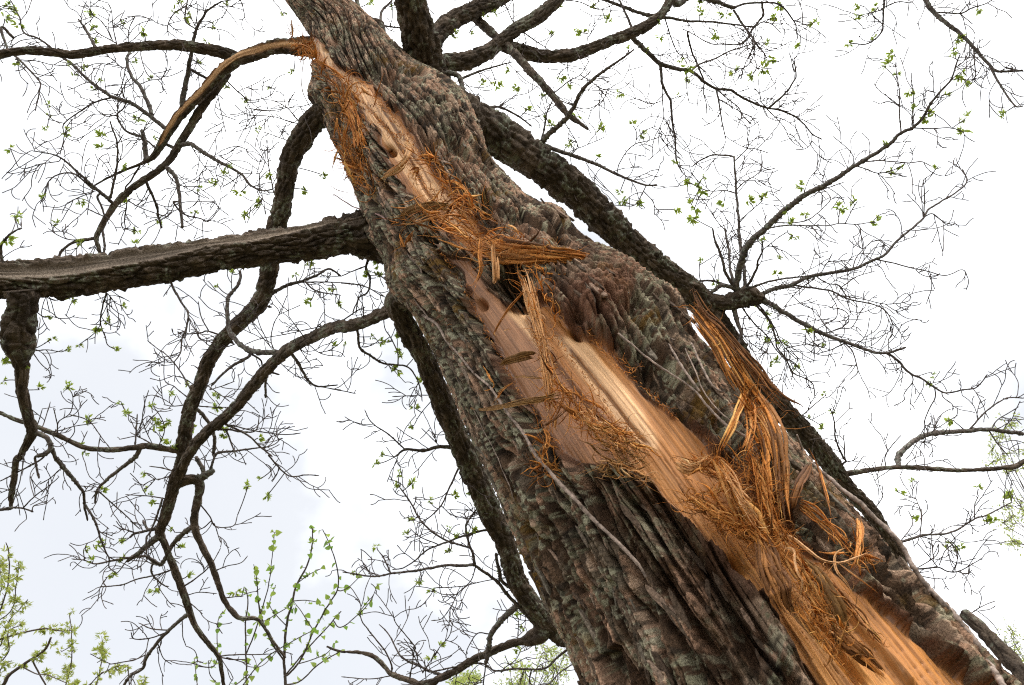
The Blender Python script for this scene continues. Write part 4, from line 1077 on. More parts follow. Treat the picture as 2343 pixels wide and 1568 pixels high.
    if 1.6 < cp[0, 2] < 16 and plen > 45:
        for _ in range(int(plen / (50 if pts[0, 0] < 900 and pts[0, 1] > 700 else 36) + rng.random())):
            i2 = rng.integers(int(len(cp) * 0.15), len(cp)); g2 = cp[min(i2 + 1, len(cp) - 1), :2] - cp[i2 - 1, :2]
            twig(cp[i2, 0], cp[i2, 1], cp[i2, 3], math.atan2(g2[1], g2[0]) + rng.choice([-1, 1]) * rng.uniform(0.4, 1.15), rng.uniform(26, 95), min(1.9, cp[i2, 2] * 0.7), 1)
    o = link('branch', bag.mesh('branch', M_TWIG if wmax < 9 else M_TWIG, BASE), lo)
    BR.append(dict(pts=cp, limb=lo)); nbr += 1
print('branches', nbr)

# ------------------------------------------------------------------ young leaf clusters
def leaflet(bag, p, d, n, ln, wd, fold=0.25, droop=0.3):
    """one pointed leaflet: two bent halves"""
    d = d / np.linalg.norm(d); s = np.cross(d, n); s /= np.linalg.norm(s) + 1e-9; n = np.cross(s, d)
    t = np.array([0.0, 0.3, 0.62, 1.0]); hw = np.array([0.04, 0.5, 0.42, 0.0]) * wd
    mid_ = p + t[:, None] * ln * d - (droop * t ** 2 * ln)[:, None] * n
    Lf = mid_ + hw[:, None] * s + (fold * hw)[:, None] * n; Rt = mid_ - hw[:, None] * s + (fold * hw)[:, None] * n
    v = np.vstack([mid_, Lf, Rt]); q = []
    for i in range(3): q += [(i, i + 1, 5 + i, 4 + i), (i + 1, i, 8 + i, 9 + i)]
    bag.add(v, np.array(q), (1, 1, 1))
def rdir(r): 
    v = r.normal(size=3); return v / np.linalg.norm(v)
def cluster_mesh(seed, mat):
    r = np.random.default_rng(seed); bag = Bag()
    for s in range(r.integers(4, 7)):
        sd = rdir(r); sd[2] = abs(sd[2]) * 0.7 + 0.15; sd /= np.linalg.norm(sd); ln = r.uniform(0.2, 0.5)
        for k in range(r.integers(5, 9)):
            t = 0.35 + 0.65 * k / 6.0; dd = sd * 0.9 + 0.85 * rdir(r)
            leaflet(bag, sd * ln * t, dd, rdir(r), r.uniform(0.24, 0.50), r.uniform(0.10, 0.17), 0.3, r.uniform(0.0, 0.5))
    me = mesh_data('leaf_cluster', np.vstack(bag.v), np.vstack(bag.f), mat); return me
CLM = [cluster_mesh(500 + i, M_LEAF) for i in range(10)]
def cluster_obj(name, me, x, y, z, size_px, parent, off, seed):
    r = np.random.default_rng(seed); sc = size_px * z / FPX
    ax = rdir(r); rot = Matrix.Rotation(r.uniform(0, 6.28), 3, Vector(ax)).to_4x4()
    o = bpy.data.objects.new(name, me); COL.objects.link(o); o.parent = parent
    p = P(x, y, z) - off
    o.matrix_basis = Matrix.Translation(Vector(p)) @ rot @ Matrix.Scale(sc, 4); return o
CL = {(0, 0): "60,30 80,70 110,430 130,170 30,130 600,90 650,190 640,270 850,150 1230,20 1190,85 1270,125 1360,430 1420,290 1460,175 980,220 640,610 685,550 340,785 320,880 350,720 460,910 690,1025 70,1020 950,820 700,940 1010,1115 870,1135 1360,1290 1530,1185 1590,1140 1760,890 1840,590 1650,1320 1770,1400 1690,1480 1550,590 1675,680 1070,940 550,1400 400,1540 100,1490 1460,1280 1330,1460 880,1370 1090,1525 300,1360 460,440 510,520 590,470 1040,550 920,420 2015,500 1950,95 1540,20 1850,1215 2110,1310 2210,1200",
      (1, 0): "350,50 190,20 50,120 780,250 880,230 990,100 1060,95 1500,60 1740,40 1810,140 1660,230 1610,220 2180,140 2195,250 1970,345 2080,350 1510,520 1570,575 1140,470 960,555 930,670 1060,580 1210,590 1380,670 1270,740 1620,800 1925,635 1780,880 1440,860 1390,800 1540,1010 1585,980 2000,860 2070,935 1765,1085 1915,1315 1930,1370 2050,1410 2290,1440 1460,235 2310,660 2325,410 2280,1130",
      (2, 0): "120,30 120,100 300,100 240,230 640,120 690,30 780,300 905,155 570,290 600,400 550,485 470,540 360,495 45,455 40,545 1220,40 1210,110 1335,50 1140,295 1320,270 2020,75 1880,280 1870,350 1910,500 1970,590 1455,370 1415,450 1470,520 1560,630 1595,740 1680,815 1815,665 1940,810 1935,910 1390,985 1495,1155 1435,1185 1715,1145 820,1285 565,1365 455,1385 285,1385 150,1210 115,1255 45,1250 135,1300 720,1450 845,1480 1080,1430 1195,1385 1330,1530 745,1535 60,1410 80,1440 75,1495 2220,775",
      (0, 1): "320,610 350,760 460,830 270,1100 460,1100 595,1320 830,1195 740,640 680,680 860,540 785,825 540,805 50,80 560,100 940,20 930,110 20,1050 1060,1340 1140,1330 1130,1390 1170,1120 1270,1070 1050,1215 560,1490 580,1540 1110,1480 1170,1490 1490,1155 1490,1220 1490,390 1590,310 2020,320 2120,250 2130,500 1540,1420 1770,1440 480,490 10,910 190,935 2280,420 2280,800 2320,530 860,1255 1330,1370",
      (1, 1): "215,215 240,340 250,250 190,320 390,735 410,830 410,880 310,780 270,785 200,745 380,965 530,1060 500,1230 490,1350 270,1550 20,800",
      (2, 1): "120,230 650,320 675,195 560,90 760,50 980,800 680,790 590,785 660,905 600,930 775,965 975,1135 1020,1260 880,1290 970,1370 1700,1050 1715,1010 1850,1320 850,705 490,520 760,1480 840,1500 230,385 580,600 585,665",
      (2, 2): "1590,170 1490,235 2030,220 2270,260 1630,430 2100,460 1820,600 1900,635 1250,430 1140,240",
      (0, 2): "695,235 1000,215 1030,265 1060,320 1190,500 1240,630 825,590 675,605 845,715 1060,900 1280,820 1620,925 1700,205 1830,270 1790,150 990,105 760,815 590,630 640,715",
      (1, 2): "390,125 400,180 245,620 740,660 850,530 800,560 550,850 610,920 75,800 770,270 610,310 490,430 730,490 880,235 900,500 1000,470 1200,1090 1250,1170 1200,1310 1330,1315 455,530 680,1310 620,1380 230,50 490,180 1090,795"}
ncl = 0
for (c, r), s in CL.items():
    for q in parse(s):
        if ncl >= 300: break
        x, y = TL(c, r, *q); d, b, k = nearest_branch(x, y); bq = b['pts'][k]; z = bq[3] * (1 + rng.normal(0, 0.004))
        sz = rng.uniform(14, 28) * (1.25 if c == 2 and r != 1 else 1.0) * (1.1 if (c, r) == (0, 1) else 1.0)
        if d > 2.0:                                             # a leaf stalk back to its branch
            bag = Bag(); t = np.linspace(0, 1, 6); cx = np.interp(t, [0, 1], [bq[0], x]) + 2 * np.sin(t * 3.1) * rng.normal(); cy = np.interp(t, [0, 1], [bq[1], y]) + 2 * np.sin(t * 3.1) * rng.normal()
            zz = np.interp(t, [0, 1], [bq[3], z]); v, f = tube(P(cx, cy, zz), 1.15 * zz / FPX, 5); bag.add(v, f, TWCOL)
            link('leaf_stalk', bag.mesh('leaf_stalk', M_TWIG, BASE), b['limb'])
        cluster_obj('leaf_cluster', CLM[ncl % 10], x, y, z, sz, b['limb'], BASE, 9000 + ncl); ncl += 1
print('clusters', ncl)

# ------------------------------------------------------------------ torn wood: splinters, ribbons, tangles
FIBC = np.array([[0.66, 0.260, 0.050], [0.54, 0.200, 0.035], [0.42, 0.150, 0.030], [0.74, 0.360, 0.105], [0.60, 0.240, 0.055]])
DARKC = np.array([[0.24, 0.095, 0.024], [0.17, 0.066, 0.018], [0.30, 0.125, 0.034]])
PALEC = np.array([[0.64, 0.33, 0.130], [0.54, 0.25, 0.080], [0.72, 0.41, 0.19]])
OLIVE = np.array([[0.26, 0.130, 0.032], [0.32, 0.165, 0.050], [0.20, 0.095, 0.025]])
def strand(bag, c3, hw, th, col, r, sides=4):
    """flat fibre: c3 (n,3) path, hw half width (n,), th thickness ratio"""
    tw = np.cumsum(r.normal(0, 0.16, len(c3))) + r.uniform(-0.5, 0.5)
    v, q = tube(c3, hw, sides, flat=th, twist=tw)
    bag.add(v, q, np.clip(np.asarray(col) * r.uniform(0.7, 1.3), 0, 0.8))
def splinter(tiles, lifts, n, pal, seed, label, fray=0.25, wob=1.0, strand_w=0.16, name='wood_splinter', spread_end=1.4, loose=8):
    """a bundle of parallel fibres following a traced path; lifts = height above the trunk surface (m) at even stations"""
    r = np.random.default_rng(seed); pts = []
    for c, rr, s in tiles:
        for q in parse(s): pts.append((*TL(c, rr, q[0], q[1]), q[2] / 3.0))
    cp = catmull(pts, 4.0); m = len(cp); t = np.linspace(0, 1, m)
    z, nn, tt = surf(cp[::6, 0], cp[::6, 1]); ii = np.arange(m)[::6]
    z = np.interp(np.arange(m), ii, z); k = min(15, m // 3 * 2 + 1); ker = np.ones(k) / k
    z = np.convolve(np.pad(z, k // 2, mode='edge'), ker, 'valid')[:m]
    z = z - np.interp(t, np.linspace(0, 1, len(lifts)), lifts)
    d = np.gradient(cp[:, :2], axis=0); d /= np.linalg.norm(d, axis=1)[:, None] + 1e-9; nrm = np.stack([-d[:, 1], d[:, 0]], 1)
    bag = Bag()
    for s in range(n):
        u = -0.5 + (s + r.uniform(0.2, 0.8)) / n
        a, b = (r.uniform(0, fray * 0.5), 1 - r.uniform(0, fray)) if r.random() < 0.8 else (r.uniform(0, 0.5), r.uniform(0.55, 1))
        sel = np.arange(int(a * (m - 1)), max(int(b * (m - 1)) + 1, int(a * (m - 1)) + 4)); sel = sel[sel < m]
        if len(sel) < 4: continue
        ts = t[sel]; flare = 1 + (spread_end - 1) * np.clip((ts - 0.75) / 0.25, 0, 1) ** 2
        off = u * cp[sel, 2] * flare + wob * cp[sel, 2] * 0.30 * (fbm(ts * 5 + s * 3.1, ts * 0 + s, 300 + s % 40, 2) - 0.5)
        x = cp[sel, 0] + nrm[sel, 0] * off; y = cp[sel, 1] + nrm[sel, 1] * off
        arch = (0.25 - u * u) * cp[sel, 2] * z[sel] / FPX * 0.5
        zz = z[sel] - arch + (fbm(ts * 4 + s, ts * 0 + s * 2.2, 340 + s % 30, 2) - 0.5) * cp[sel, 2] * z[sel] / FPX * 0.45 * wob
        hw = cp[sel, 2] * strand_w * r.uniform(0.5, 1.25) * z[sel] / FPX * np.clip(np.minimum(ts - ts[0], ts[-1] - ts) * 9 + 0.18, 0, 1)
        hw = np.maximum(hw, 0.35 * z[sel] / FPX)
        strand(bag, P(x, y, zz), hw, r.uniform(0.22, 0.5), pal[r.integers(len(pal))], r, 6)
    for s in range(loose):                                    # single hairs sprung off the bundle
        i = r.integers(0, m); L = r.uniform(12, 55); an = math.atan2(d[i, 1], d[i, 0]) + r.normal(0, 0.6) + (math.pi if r.random() < 0.4 else 0)
        curl(bag, cp[i, 0] + nrm[i, 0] * r.uniform(-.5, .5) * cp[i, 2], cp[i, 1] + nrm[i, 1] * r.uniform(-.5, .5) * cp[i, 2], z[i], an, L, r.normal(0, 2.2), r.uniform(0.5, 1.1), pal[r.integers(len(pal))], r, r.uniform(-0.02, 0.06))
    o = link(name, bag.mesh(name, M_FIB, BASE), TREE); o['label'] = label; return o
def curl(bag, x, y, z, an, L, bend, wpx, col, r, lift=0.02, th=None, wig=1.3):
    n = max(6, int(L / 4)); t = np.linspace(0, 1, n); a = an + bend * t + wig * (fbm(t * 2.2 + x, t * 0 + y, 380, 2) - 0.5)
    xx = x + np.cumsum(np.cos(a)) * L / n; yy = y + np.cumsum(np.sin(a)) * L / n
    zz = z - lift * np.sin(t * 2.4) - 0.004
    strand(bag, P(xx, yy, zz), wpx * zz / FPX * (1.0 - 0.75 * np.abs(2 * t - 0.7)).clip(0.22, 1), th or r.uniform(0.35, 0.8), col, r, 4)
SPL = [
 # tiles, lifts, strands, palette, label, kwargs
 ([(2, 1, '20,520,60 60,545,84 150,660,108 250,790,116 330,930,130 410,1070,140 490,1190,150 560,1300,150 610,1430,150 640,1568,150'), (2, 2, '645,60,170 660,220,140 680,380,120 700,520,110')], (0.10, 0.14, 0.15, 0.13, 0.09, 0.05), 42, np.vstack([FIBC, DARKC]), 'long hanging slab of orange fibres on the right of the trunk', dict(fray=0.4, wob=1.15, strand_w=0.088, loose=80, spread_end=1.3)),
 ([(2, 1, '75,400,20 90,460,46 160,590,60 260,680,66 370,810,70 480,950,76 600,1100,80 720,1215,86 790,1255,80 835,1275,50')], (0.10, 0.13, 0.15, 0.16, 0.17), 16, DARKC, 'dark outer edge strip of the hanging slab, jutting past the trunk', dict(fray=0.35, wob=1.2, strand_w=0.10, loose=40)),
 ([(2, 1, '440,1080,40 410,1180,44 370,1280,46 310,1420,44 250,1540,34')], (0.10, 0.09, 0.05), 6, FIBC, 'single flat splinter bridging from slab to bare wood', dict(fray=0.1, strand_w=0.2, loose=4)),
 ([(1, 1, '980,60,120 1080,140,160 1200,165,150 1350,175,120 1500,192,96 1650,212,90 1780,225,86 1870,240,84 1930,250,80')], (0.02, 0.05, 0.09, 0.11, 0.10), 44, np.vstack([FIBC, DARKC]), 'frayed broom of splinters sticking out to the right', dict(fray=0.13, wob=0.75, strand_w=0.115, loose=34, spread_end=1.1)),
 ([(1, 1, '1050,110,40 1052,180,46 1058,260,46 1062,330,44 1066,385,38')], (0.09, 0.09, 0.08), 5, PALEC, 'stout straight peg of torn wood hanging by the hollow', dict(fray=0.06, strand_w=0.24, wob=0.3, loose=2)),
 ([(1, 1, '1240,280,80 1270,360,80 1300,480,74 1345,640,62 1375,760,58 1395,880,64 1415,1000,70 1430,1120,60 1425,1240,44 1385,1370,30')], (0.05, 0.04, 0.03, 0.03, 0.04), 16, PALEC, 'ragged central ribbon of fibres down the bare wood', dict(fray=0.35, wob=1.2, strand_w=0.13, loose=46)),
 ([(1, 1, '1090,940,10 1130,920,34 1190,900,48 1290,875,48 1350,880,30')], (0.05, 0.04, 0.02), 4, OLIVE, 'curled brown shaving crossing the left of the bare wood', dict(fray=0.1, strand_w=0.26, wob=0.5, loose=4)),
 ([(1, 1, '815,1218,9 950,1245,18 1100,1222,34 1250,1190,40 1400,1168,46 1540,1140,46')], (0.08, 0.06, 0.05, 0.03), 7, OLIVE, 'long thin splinter sticking out over the left bark', dict(fray=0.12, strand_w=0.18, wob=0.6, loose=7)),
 ([(1, 1, '1035,745,16 1080,715,16 1150,692,12 1250,678,9')], (0.03, 0.05, 0.02), 2, PALEC, 'short pale fibre lying across the bare wood', dict(fray=0.05, strand_w=0.3, loose=1)),
 ([(1, 1, '1040,735,9 1085,650,13 1140,560,14 1200,490,14 1270,410,12')], (0.03, 0.06, 0.07), 2, FIBC, 'slanting fibre below the dark hollow', dict(fray=0.05, strand_w=0.3, loose=2)),
 ([(1, 1, '1390,1360,20 1440,1330,20 1510,1275,18 1590,1210,10')], (0.04, 0.05, 0.06), 2, DARKC, 'dark pointed splinter rising from the lower ribbon', dict(fray=0.05, strand_w=0.3, loose=2)),
 ([(1, 1, '1390,1370,24 1420,1440,34 1400,1520,30 1360,1600,20')], (0.05, 0.06, 0.05), 4, FIBC, 'drooping fibre end at the foot of the ribbon', dict(fray=0.2, strand_w=0.22, loose=14)),
 ([(1, 1, '970,945,12 1010,1010,14 1045,1080,12 1000,1110,10 970,1105,8')], (0.03, 0.06, 0.04), 2, FIBC, 'bent hair of wood over the left bark edge', dict(fray=0.05, strand_w=0.3, loose=2)),
 ([(1, 1, '1075,1205,18 1085,1140,16 1130,1090,13 1190,1055,9')], (0.02, 0.06, 0.03), 2, FIBC, 'short curled fibre beside the long thin splinter', dict(fray=0.05, strand_w=0.3, loose=2)),
 ([(1, 1, '1180,1022,9 1250,1015,13 1320,1022,14 1395,1028,12')], (0.03, 0.04, 0.02), 2, OLIVE, 'level fibre joining the central ribbon', dict(fray=0.05, strand_w=0.3, loose=1)),
 ([(2, 2, '-40,20,80 60,70,84 180,10,40 240,-20,30')], (0.03, 0.06, 0.09), 8, PALEC, 'pale torn tongue of wood above the lower strip', dict(fray=0.25, strand_w=0.15, loose=10)),
 ([(2, 2, '200,-20,50 260,60,80 330,180,96 400,330,110 480,450,120 560,560,120 640,680,110')], (0.07, 0.07, 0.06, 0.05), 18, FIBC, 'fan of fibres running into the lower strip', dict(fray=0.4, wob=1.3, strand_w=0.11, loose=50)),
 ([(2, 2, '790,310,50 850,345,80 950,430,84 1080,560,84 1170,660,76 1215,720,50')], (0.05, 0.07, 0.08), 10, FIBC, 'orange slab of splinter lying along the right edge', dict(fray=0.35, wob=1.2, strand_w=0.11, loose=30)),
 ([(2, 2, '1210,420,34 1222,520,48 1215,620,50 1205,700,44 1195,750,20')], (0.08, 0.10, 0.09), 6, FIBC, 'upright stub of splinter at the end of the slab', dict(fray=0.2, strand_w=0.2, loose=8)),
 ([(2, 2, '885,40,16 850,100,44 800,190,62 765,290,50 745,380,30')], (0.12, 0.11, 0.06), 5, DARKC, 'dark curled flake standing beside the hanging slab', dict(fray=0.1, strand_w=0.26, wob=0.5, loose=3)),
 ([(2, 2, '540,560,110 570,680,150 610,800,170 660,920,150 700,1020,110 740,1110,60')], (0.05, 0.09, 0.10, 0.07), 22, DARKC, 'dark drooping curtain of fibres under the slab', dict(fray=0.35, wob=0.9, strand_w=0.10, loose=24)),
 ([(2, 2, '680,530,14 760,560,18 860,640,20 960,710,18 1080,730,16 1200,690,14 1310,650,10')], (0.07, 0.10, 0.12, 0.10), 3, PALEC, 'long sweeping loop of fibre across the lower strip', dict(fray=0.05, strand_w=0.26, wob=0.4, loose=3)),
 ([(2, 2, '1120,630,18 1060,665,18 1045,720,16 1065,790,16 1130,870,14 1200,975,8')], (0.10, 0.13, 0.10), 2, PALEC, 'pale hooked fibre curling in front of the lower strip', dict(fray=0.03, strand_w=0.3, wob=0.3, loose=1)),
 ([(2, 2, '705,630,20 760,640,18 770,720,18 790,800,16 820,860,14 800,980,10')], (0.08, 0.11, 0.09), 3, PALEC, 'pale looping fibre under the hanging slab', dict(fray=0.05, strand_w=0.26, wob=0.4, loose=3)),
 ([(2, 2, '870,-60,10 930,60,16 970,200,16 1010,340,14 1030,440,10')], (0.10, 0.12, 0.10), 2, FIBC, 'thin arched fibre right of the hanging slab', dict(fray=0.05, strand_w=0.3, wob=0.4, loose=2)),
 ([(2, 2, '1060,720,8 1150,790,10 1260,870,10 1355,942,7')], (0.08, 0.09, 0.07), 2, PALEC, 'straight needle of wood pointing down right', dict(fray=0.03, strand_w=0.3, wob=0.2, loose=0)),
 ([(2, 2, '800,700,60 880,800,110 960,900,130 1040,1040,120 1110,1180,90 1180,1280,50')], (0.02, 0.05, 0.05, 0.03), 9, OLIVE, 'broad olive brown shaving on the lower strip', dict(fray=0.2, wob=0.5, strand_w=0.16, loose=14)),
 ([(2, 2, '1020,1160,60 1120,1260,110 1230,1350,110 1330,1440,70 1400,1500,30')], (0.03, 0.05, 0.03), 8, DARKC, 'dark curved shaving near the foot of the strip', dict(fray=0.2, wob=0.5, strand_w=0.16, loose=10)),
 ([(2, 2, '760,940,70 800,1040,90 850,1130,80 940,1230,60 1060,1330,40')], (0.02, 0.04, 0.03), 8, PALEC, 'pale peeled sliver on the lower left of the strip', dict(fray=0.25, wob=0.6, strand_w=0.15, loose=16)),
 ([(2, 2, '1080,1240,26 1180,1330,34 1300,1430,34 1430,1560,30')], (0.03, 0.05, 0.05), 5, FIBC, 'thin peeled sliver running out at the bottom', dict(fray=0.2, wob=0.6, strand_w=0.18, loose=10)),
 ([(1, 0, '500,1220,30 520,1160,40 470,1190,30')], (0.02, 0.04, 0.03), 3, FIBC, 'small loop of fibre beside the upper strip', dict(fray=0.1, strand_w=0.24, loose=6)),
 ([(1, 0, '425,970,36 470,1010,44 465,1060,46 430,1120,46 370,1170,44 300,1210,40 260,1230,26')], (0.05, 0.08, 0.07, 0.04), 7, PALEC, 'thick curled ribbon hanging off the upper strip', dict(fray=0.1, wob=0.6, strand_w=0.2, loose=12)),
 ([(1, 0, '400,1510,40 460,1450,46 560,1420,50 680,1415,50 770,1430,40')], (0.06, 0.07, 0.05), 7, OLIVE, 'brown ribbon bowed across the middle of the trunk', dict(fray=0.15, wob=0.6, strand_w=0.18, loose=14)),
 ([(1, 0, '410,1530,20 500,1530,24 620,1490,26 700,1480,16')], (0.06, 0.08, 0.05), 3, PALEC, 'pale strand arched under the bowed ribbon', dict(fray=0.08, strand_w=0.26, loose=6)),
 ([(1, 0, '700,1240,18 780,1250,24 850,1300,22 880,1350,12')], (0.03, 0.07, 0.05), 3, FIBC, 'arched orange strand right of the upper strip', dict(fray=0.08, strand_w=0.26, loose=6)),
 ([(1, 0, '40,640,60 70,760,76 110,880,80 130,960,80 150,1060,90')], (0.03, 0.05, 0.06), 20, FIBC, 'shaggy mat of fibres along the left of the upper strip', dict(fray=0.4, wob=1.4, strand_w=0.11, loose=50)),
 ([(1, 1, '420,20,50 440,120,30 470,60,26 520,10,30')], (0.03, 0.06, 0.04), 5, FIBC, 'hooked fibre knot on the left bark', dict(fray=0.2, strand_w=0.2, loose=14)),
 ([(1, 1, '960,60,24 950,180,28 960,280,26 930,360,22 900,390,24')], (0.06, 0.08, 0.05), 4, FIBC, 'loose strand drooping left of the wooden peg', dict(fray=0.12, strand_w=0.22, loose=14)),
]
SPL += [
 ([(2, 1, '430,1150,60 470,1260,70 480,1380,70 450,1500,60 420,1580,50')], (0.10, 0.10, 0.07), 14, FIBC, 'loose hanging shreds under the long slab', dict(fray=0.5, wob=1.6, strand_w=0.09, loose=30)),
 ([(2, 2, '500,-40,80 540,120,90 575,280,90 610,430,100 650,560,110')], (0.09, 0.08, 0.06), 18, FIBC, 'stringy shreds beside the foot of the slab', dict(fray=0.45, wob=1.5, strand_w=0.085, loose=40)),
 ([(2, 2, '250,30,60 330,140,60 420,300,70 500,420,70 560,520,60')], (0.10, 0.11, 0.08), 12, PALEC, 'pale orange shreds leaning into the snarl', dict(fray=0.45, wob=1.5, strand_w=0.10, loose=26)),
 ([(2, 2, '640,560,110 740,700,120 830,840,110 920,980,90 1010,1120,60')], (0.05, 0.07, 0.06), 18, FIBC, 'combed orange fibres trailing down the lower strip', dict(fray=0.5, wob=1.4, strand_w=0.08, loose=40)),
 ([(2, 2, '60,260,50 160,330,60 260,400,60 380,460,60 480,500,50')], (0.05, 0.07, 0.06), 12, FIBC, 'level shreds across the top of the snarl', dict(fray=0.5, wob=1.6, strand_w=0.10, loose=30)),
 ([(1, 1, '1640,1230,60 1720,1320,80 1820,1400,80 1930,1450,60')], (0.03, 0.05, 0.05), 12, PALEC, 'pale shavings bunched on the middle of the bare wood', dict(fray=0.5, wob=1.6, strand_w=0.10, loose=34)),
]
SPL += [
 ([(2, 2, '700,900,60 790,1020,80 880,1150,80 980,1290,70 1100,1440,60 1200,1560,50')], (0.03, 0.05, 0.05, 0.04), 14, FIBC, 'orange shreds combed down the left of the lower strip', dict(fray=0.5, wob=1.5, strand_w=0.10, loose=40)),
 ([(2, 2, '900,760,60 1010,880,70 1130,1010,70 1260,1160,60 1400,1320,50')], (0.03, 0.06, 0.05, 0.04), 14, np.vstack([FIBC, DARKC]), 'reddish shreds combed down the right of the lower strip', dict(fray=0.5, wob=1.5, strand_w=0.10, loose=40)),
]
for i, (tl, lf, n, pal, lab, kw) in enumerate(SPL): splinter(tl, lf, n, pal, 700 + i, lab, **kw)
# wiry tangles: far too many hairs to count, one mass per place
def tangle(regions, seed, label):
    r = np.random.default_rng(seed); bag = Bag()
    for pl_, wpx, cnt, lmax, pal in regions:
        cp = catmull([(*TL(*pl_[:2], *q[:2]), 0) for q in parse(pl_[2])], 3.0); z, _, _ = surf(cp[::4, 0], cp[::4, 1]); z = np.interp(np.arange(len(cp)), np.arange(len(cp))[::4], z)
        for _ in range(int(cnt * (0.45 if lmax > 90 else 0.8) * (1.7 if seed == 807 else 1.0))):
            i = r.integers(len(cp)); g = cp[min(i + 1, len(cp) - 1)] - cp[max(i - 1, 0)]; a0 = math.atan2(g[1], g[0])
            x = cp[i, 0] + r.normal(0, wpx / 3.0 * 0.45); y = cp[i, 1] + r.normal(0, wpx / 3.0 * 0.45)
            an = a0 + r.normal(0, 0.40) + (math.pi if r.random() < 0.45 else 0)
            kind = r.random(); L_ = r.uniform(0.4, 1.0) * lmax / 3.0; small = lmax <= 90
            if kind < 0.46 and not small:      # flat shreds lying along the grain
                curl(bag, x, y, z[i] - r.uniform(-0.006, 0.035), a0 + r.normal(0, 0.28) + (math.pi if r.random() < 0.4 else 0), L_ * r.uniform(1.0, 2.2), r.normal(0, 0.7), 1.1 + 3.4 * r.random() ** 2, pal[r.integers(len(pal))], r, r.uniform(0.0, 0.03), 0.22)
            elif kind < 0.66 and not small:    # sprung curls
                curl(bag, x, y, z[i] - r.uniform(0.0, 0.05), r.uniform(0, 6.28), L_ * 1.5, r.choice([-1, 1]) * r.uniform(2, 5), r.uniform(0.7, 1.5), pal[r.integers(len(pal))], r, r.uniform(0.02, 0.06))
            else:
                curl(bag, x, y, z[i] - r.uniform(-0.008, 0.035), an, L_ * (1.7 if not small else 1.0), r.normal(0, 0.9), r.uniform(0.45, 1.0) if not small else r.uniform(0.45, 0.9), pal[r.integers(len(pal))], r, r.uniform(0.0, 0.035))
    o = link('fibre_tangle', bag.mesh('fibre_tangle', M_FIB, BASE), TREE); o['kind'] = 'stuff'; o['label'] = label
MIX = np.vstack([FIBC, FIBC, FIBC[:3], DARKC])
tangle([((0, 0, '2040,240 2070,330 2120,330 2200,480 2240,560 2300,580'), 60, 330, 110, MIX), ((0, 0, '2010,270 1990,210 2030,200'), 30, 40, 80, MIX)], 801, 'wiry orange fibres at the top of the torn strip')
tangle([((1, 0, '-20,560 40,640 90,760 120,900 110,1020 130,1130 200,1250 250,1330'), 120, 640, 150, MIX), ((1, 0, '60,1040 100,1120 180,1160'), 90, 260, 130, MIX)], 802, 'shaggy orange fibre fringe left of the upper strip')
tangle([((1, 0, '90,560 200,640 330,780 430,920 520,1060'), 26, 200, 70, MIX), ((1, 0, '150,700 260,830 380,950'), 16, 130, 50, MIX), ((1, 0, '520,1080 620,1120 720,1230 820,1340 900,1450'), 60, 260, 120, MIX), ((1, 0, '380,930 470,1150 560,1260 680,1380'), 24, 150, 80, MIX)], 803, 'thin fibres bristling along the upper strip')
tangle([((1, 0, '430,1480 560,1460 700,1440 850,1400 960,1500'), 90, 330, 150, MIX), ((1, 1, '700,-20 850,40 960,110 1050,140 1200,150'), 110, 420, 160, MIX), ((1, 1, '1050,180 1250,190 1450,200 1600,215'), 60, 260, 130, MIX), ((1, 1, '1230,260 1400,300 1450,420'), 50, 90, 130, MIX)], 804, 'matted fibre nest around the frayed broom')
tangle([((1, 1, '1260,420 1320,560 1360,700 1400,850 1430,1000 1500,1130'), 60, 260, 110, MIX), ((1, 1, '1400,400 1460,520 1480,640'), 40, 70, 120, MIX), ((1, 1, '1430,1100 1440,1250 1400,1380 1420,1500'), 60, 110, 140, MIX), ((1, 1, '1450,700 1560,860 1680,1020 1800,1180 1860,1280'), 14, 150, 50, MIX)], 805, 'loose hairs along the central ribbon')
tangle([((1, 1, '1520,1080 1600,1180 1680,1270 1740,1350 1850,1430 1980,1500'), 80, 420, 150, MIX), ((1, 1, '1780,1380 1900,1420 2000,1430'), 60, 170, 170, np.vstack([OLIVE, FIBC])), ((1, 1, '1820,1500 1990,1560'), 70, 130, 140, OLIVE)], 806, 'tuft of shredded fibres at the middle of the bare wood')
tangle([((2, 2, '60,280 180,340 300,420 420,470 520,560'), 80, 380, 170, MIX), ((2, 2, '160,60 300,160 400,300'), 70, 240, 170, MIX), ((2, 2, '470,30 540,160 580,330 600,480'), 70, 240, 190, MIX), ((2, 1, '440,1200 500,1330 540,1460 500,1560'), 60, 150, 210, MIX), ((2, 2, '620,480 720,620 800,760 870,900 950,1060 1050,1200 1150,1330'), 80, 330, 160, MIX), ((2, 2, '1150,650 1250,680 1200,740'), 50, 70, 130, MIX), ((1, 2, '1350,40 1450,110 1350,100'), 40, 60, 140, MIX), ((1, 2, '1740,80 1900,70 2050,130'), 50, 120, 160, np.vstack([OLIVE, PALEC]))], 807, 'big snarl of orange fibres on the lower strip')
tangle([((1, 1, '1900,900 2000,960 2050,940'), 14, 30, 90, MIX), ((1, 1, '1640,660 1760,800 1900,950 2100,1120 2300,1300'), 16, 170, 60, MIX), ((1, 1, '640,560 780,700'), 10, 8, 70, MIX), ((1, 1, '620,90 720,220 900,520 1000,720 1100,900 1200,1080 1350,1300'), 12, 170, 45, MIX)], 808, 'short fibres fringing the torn bark edges')

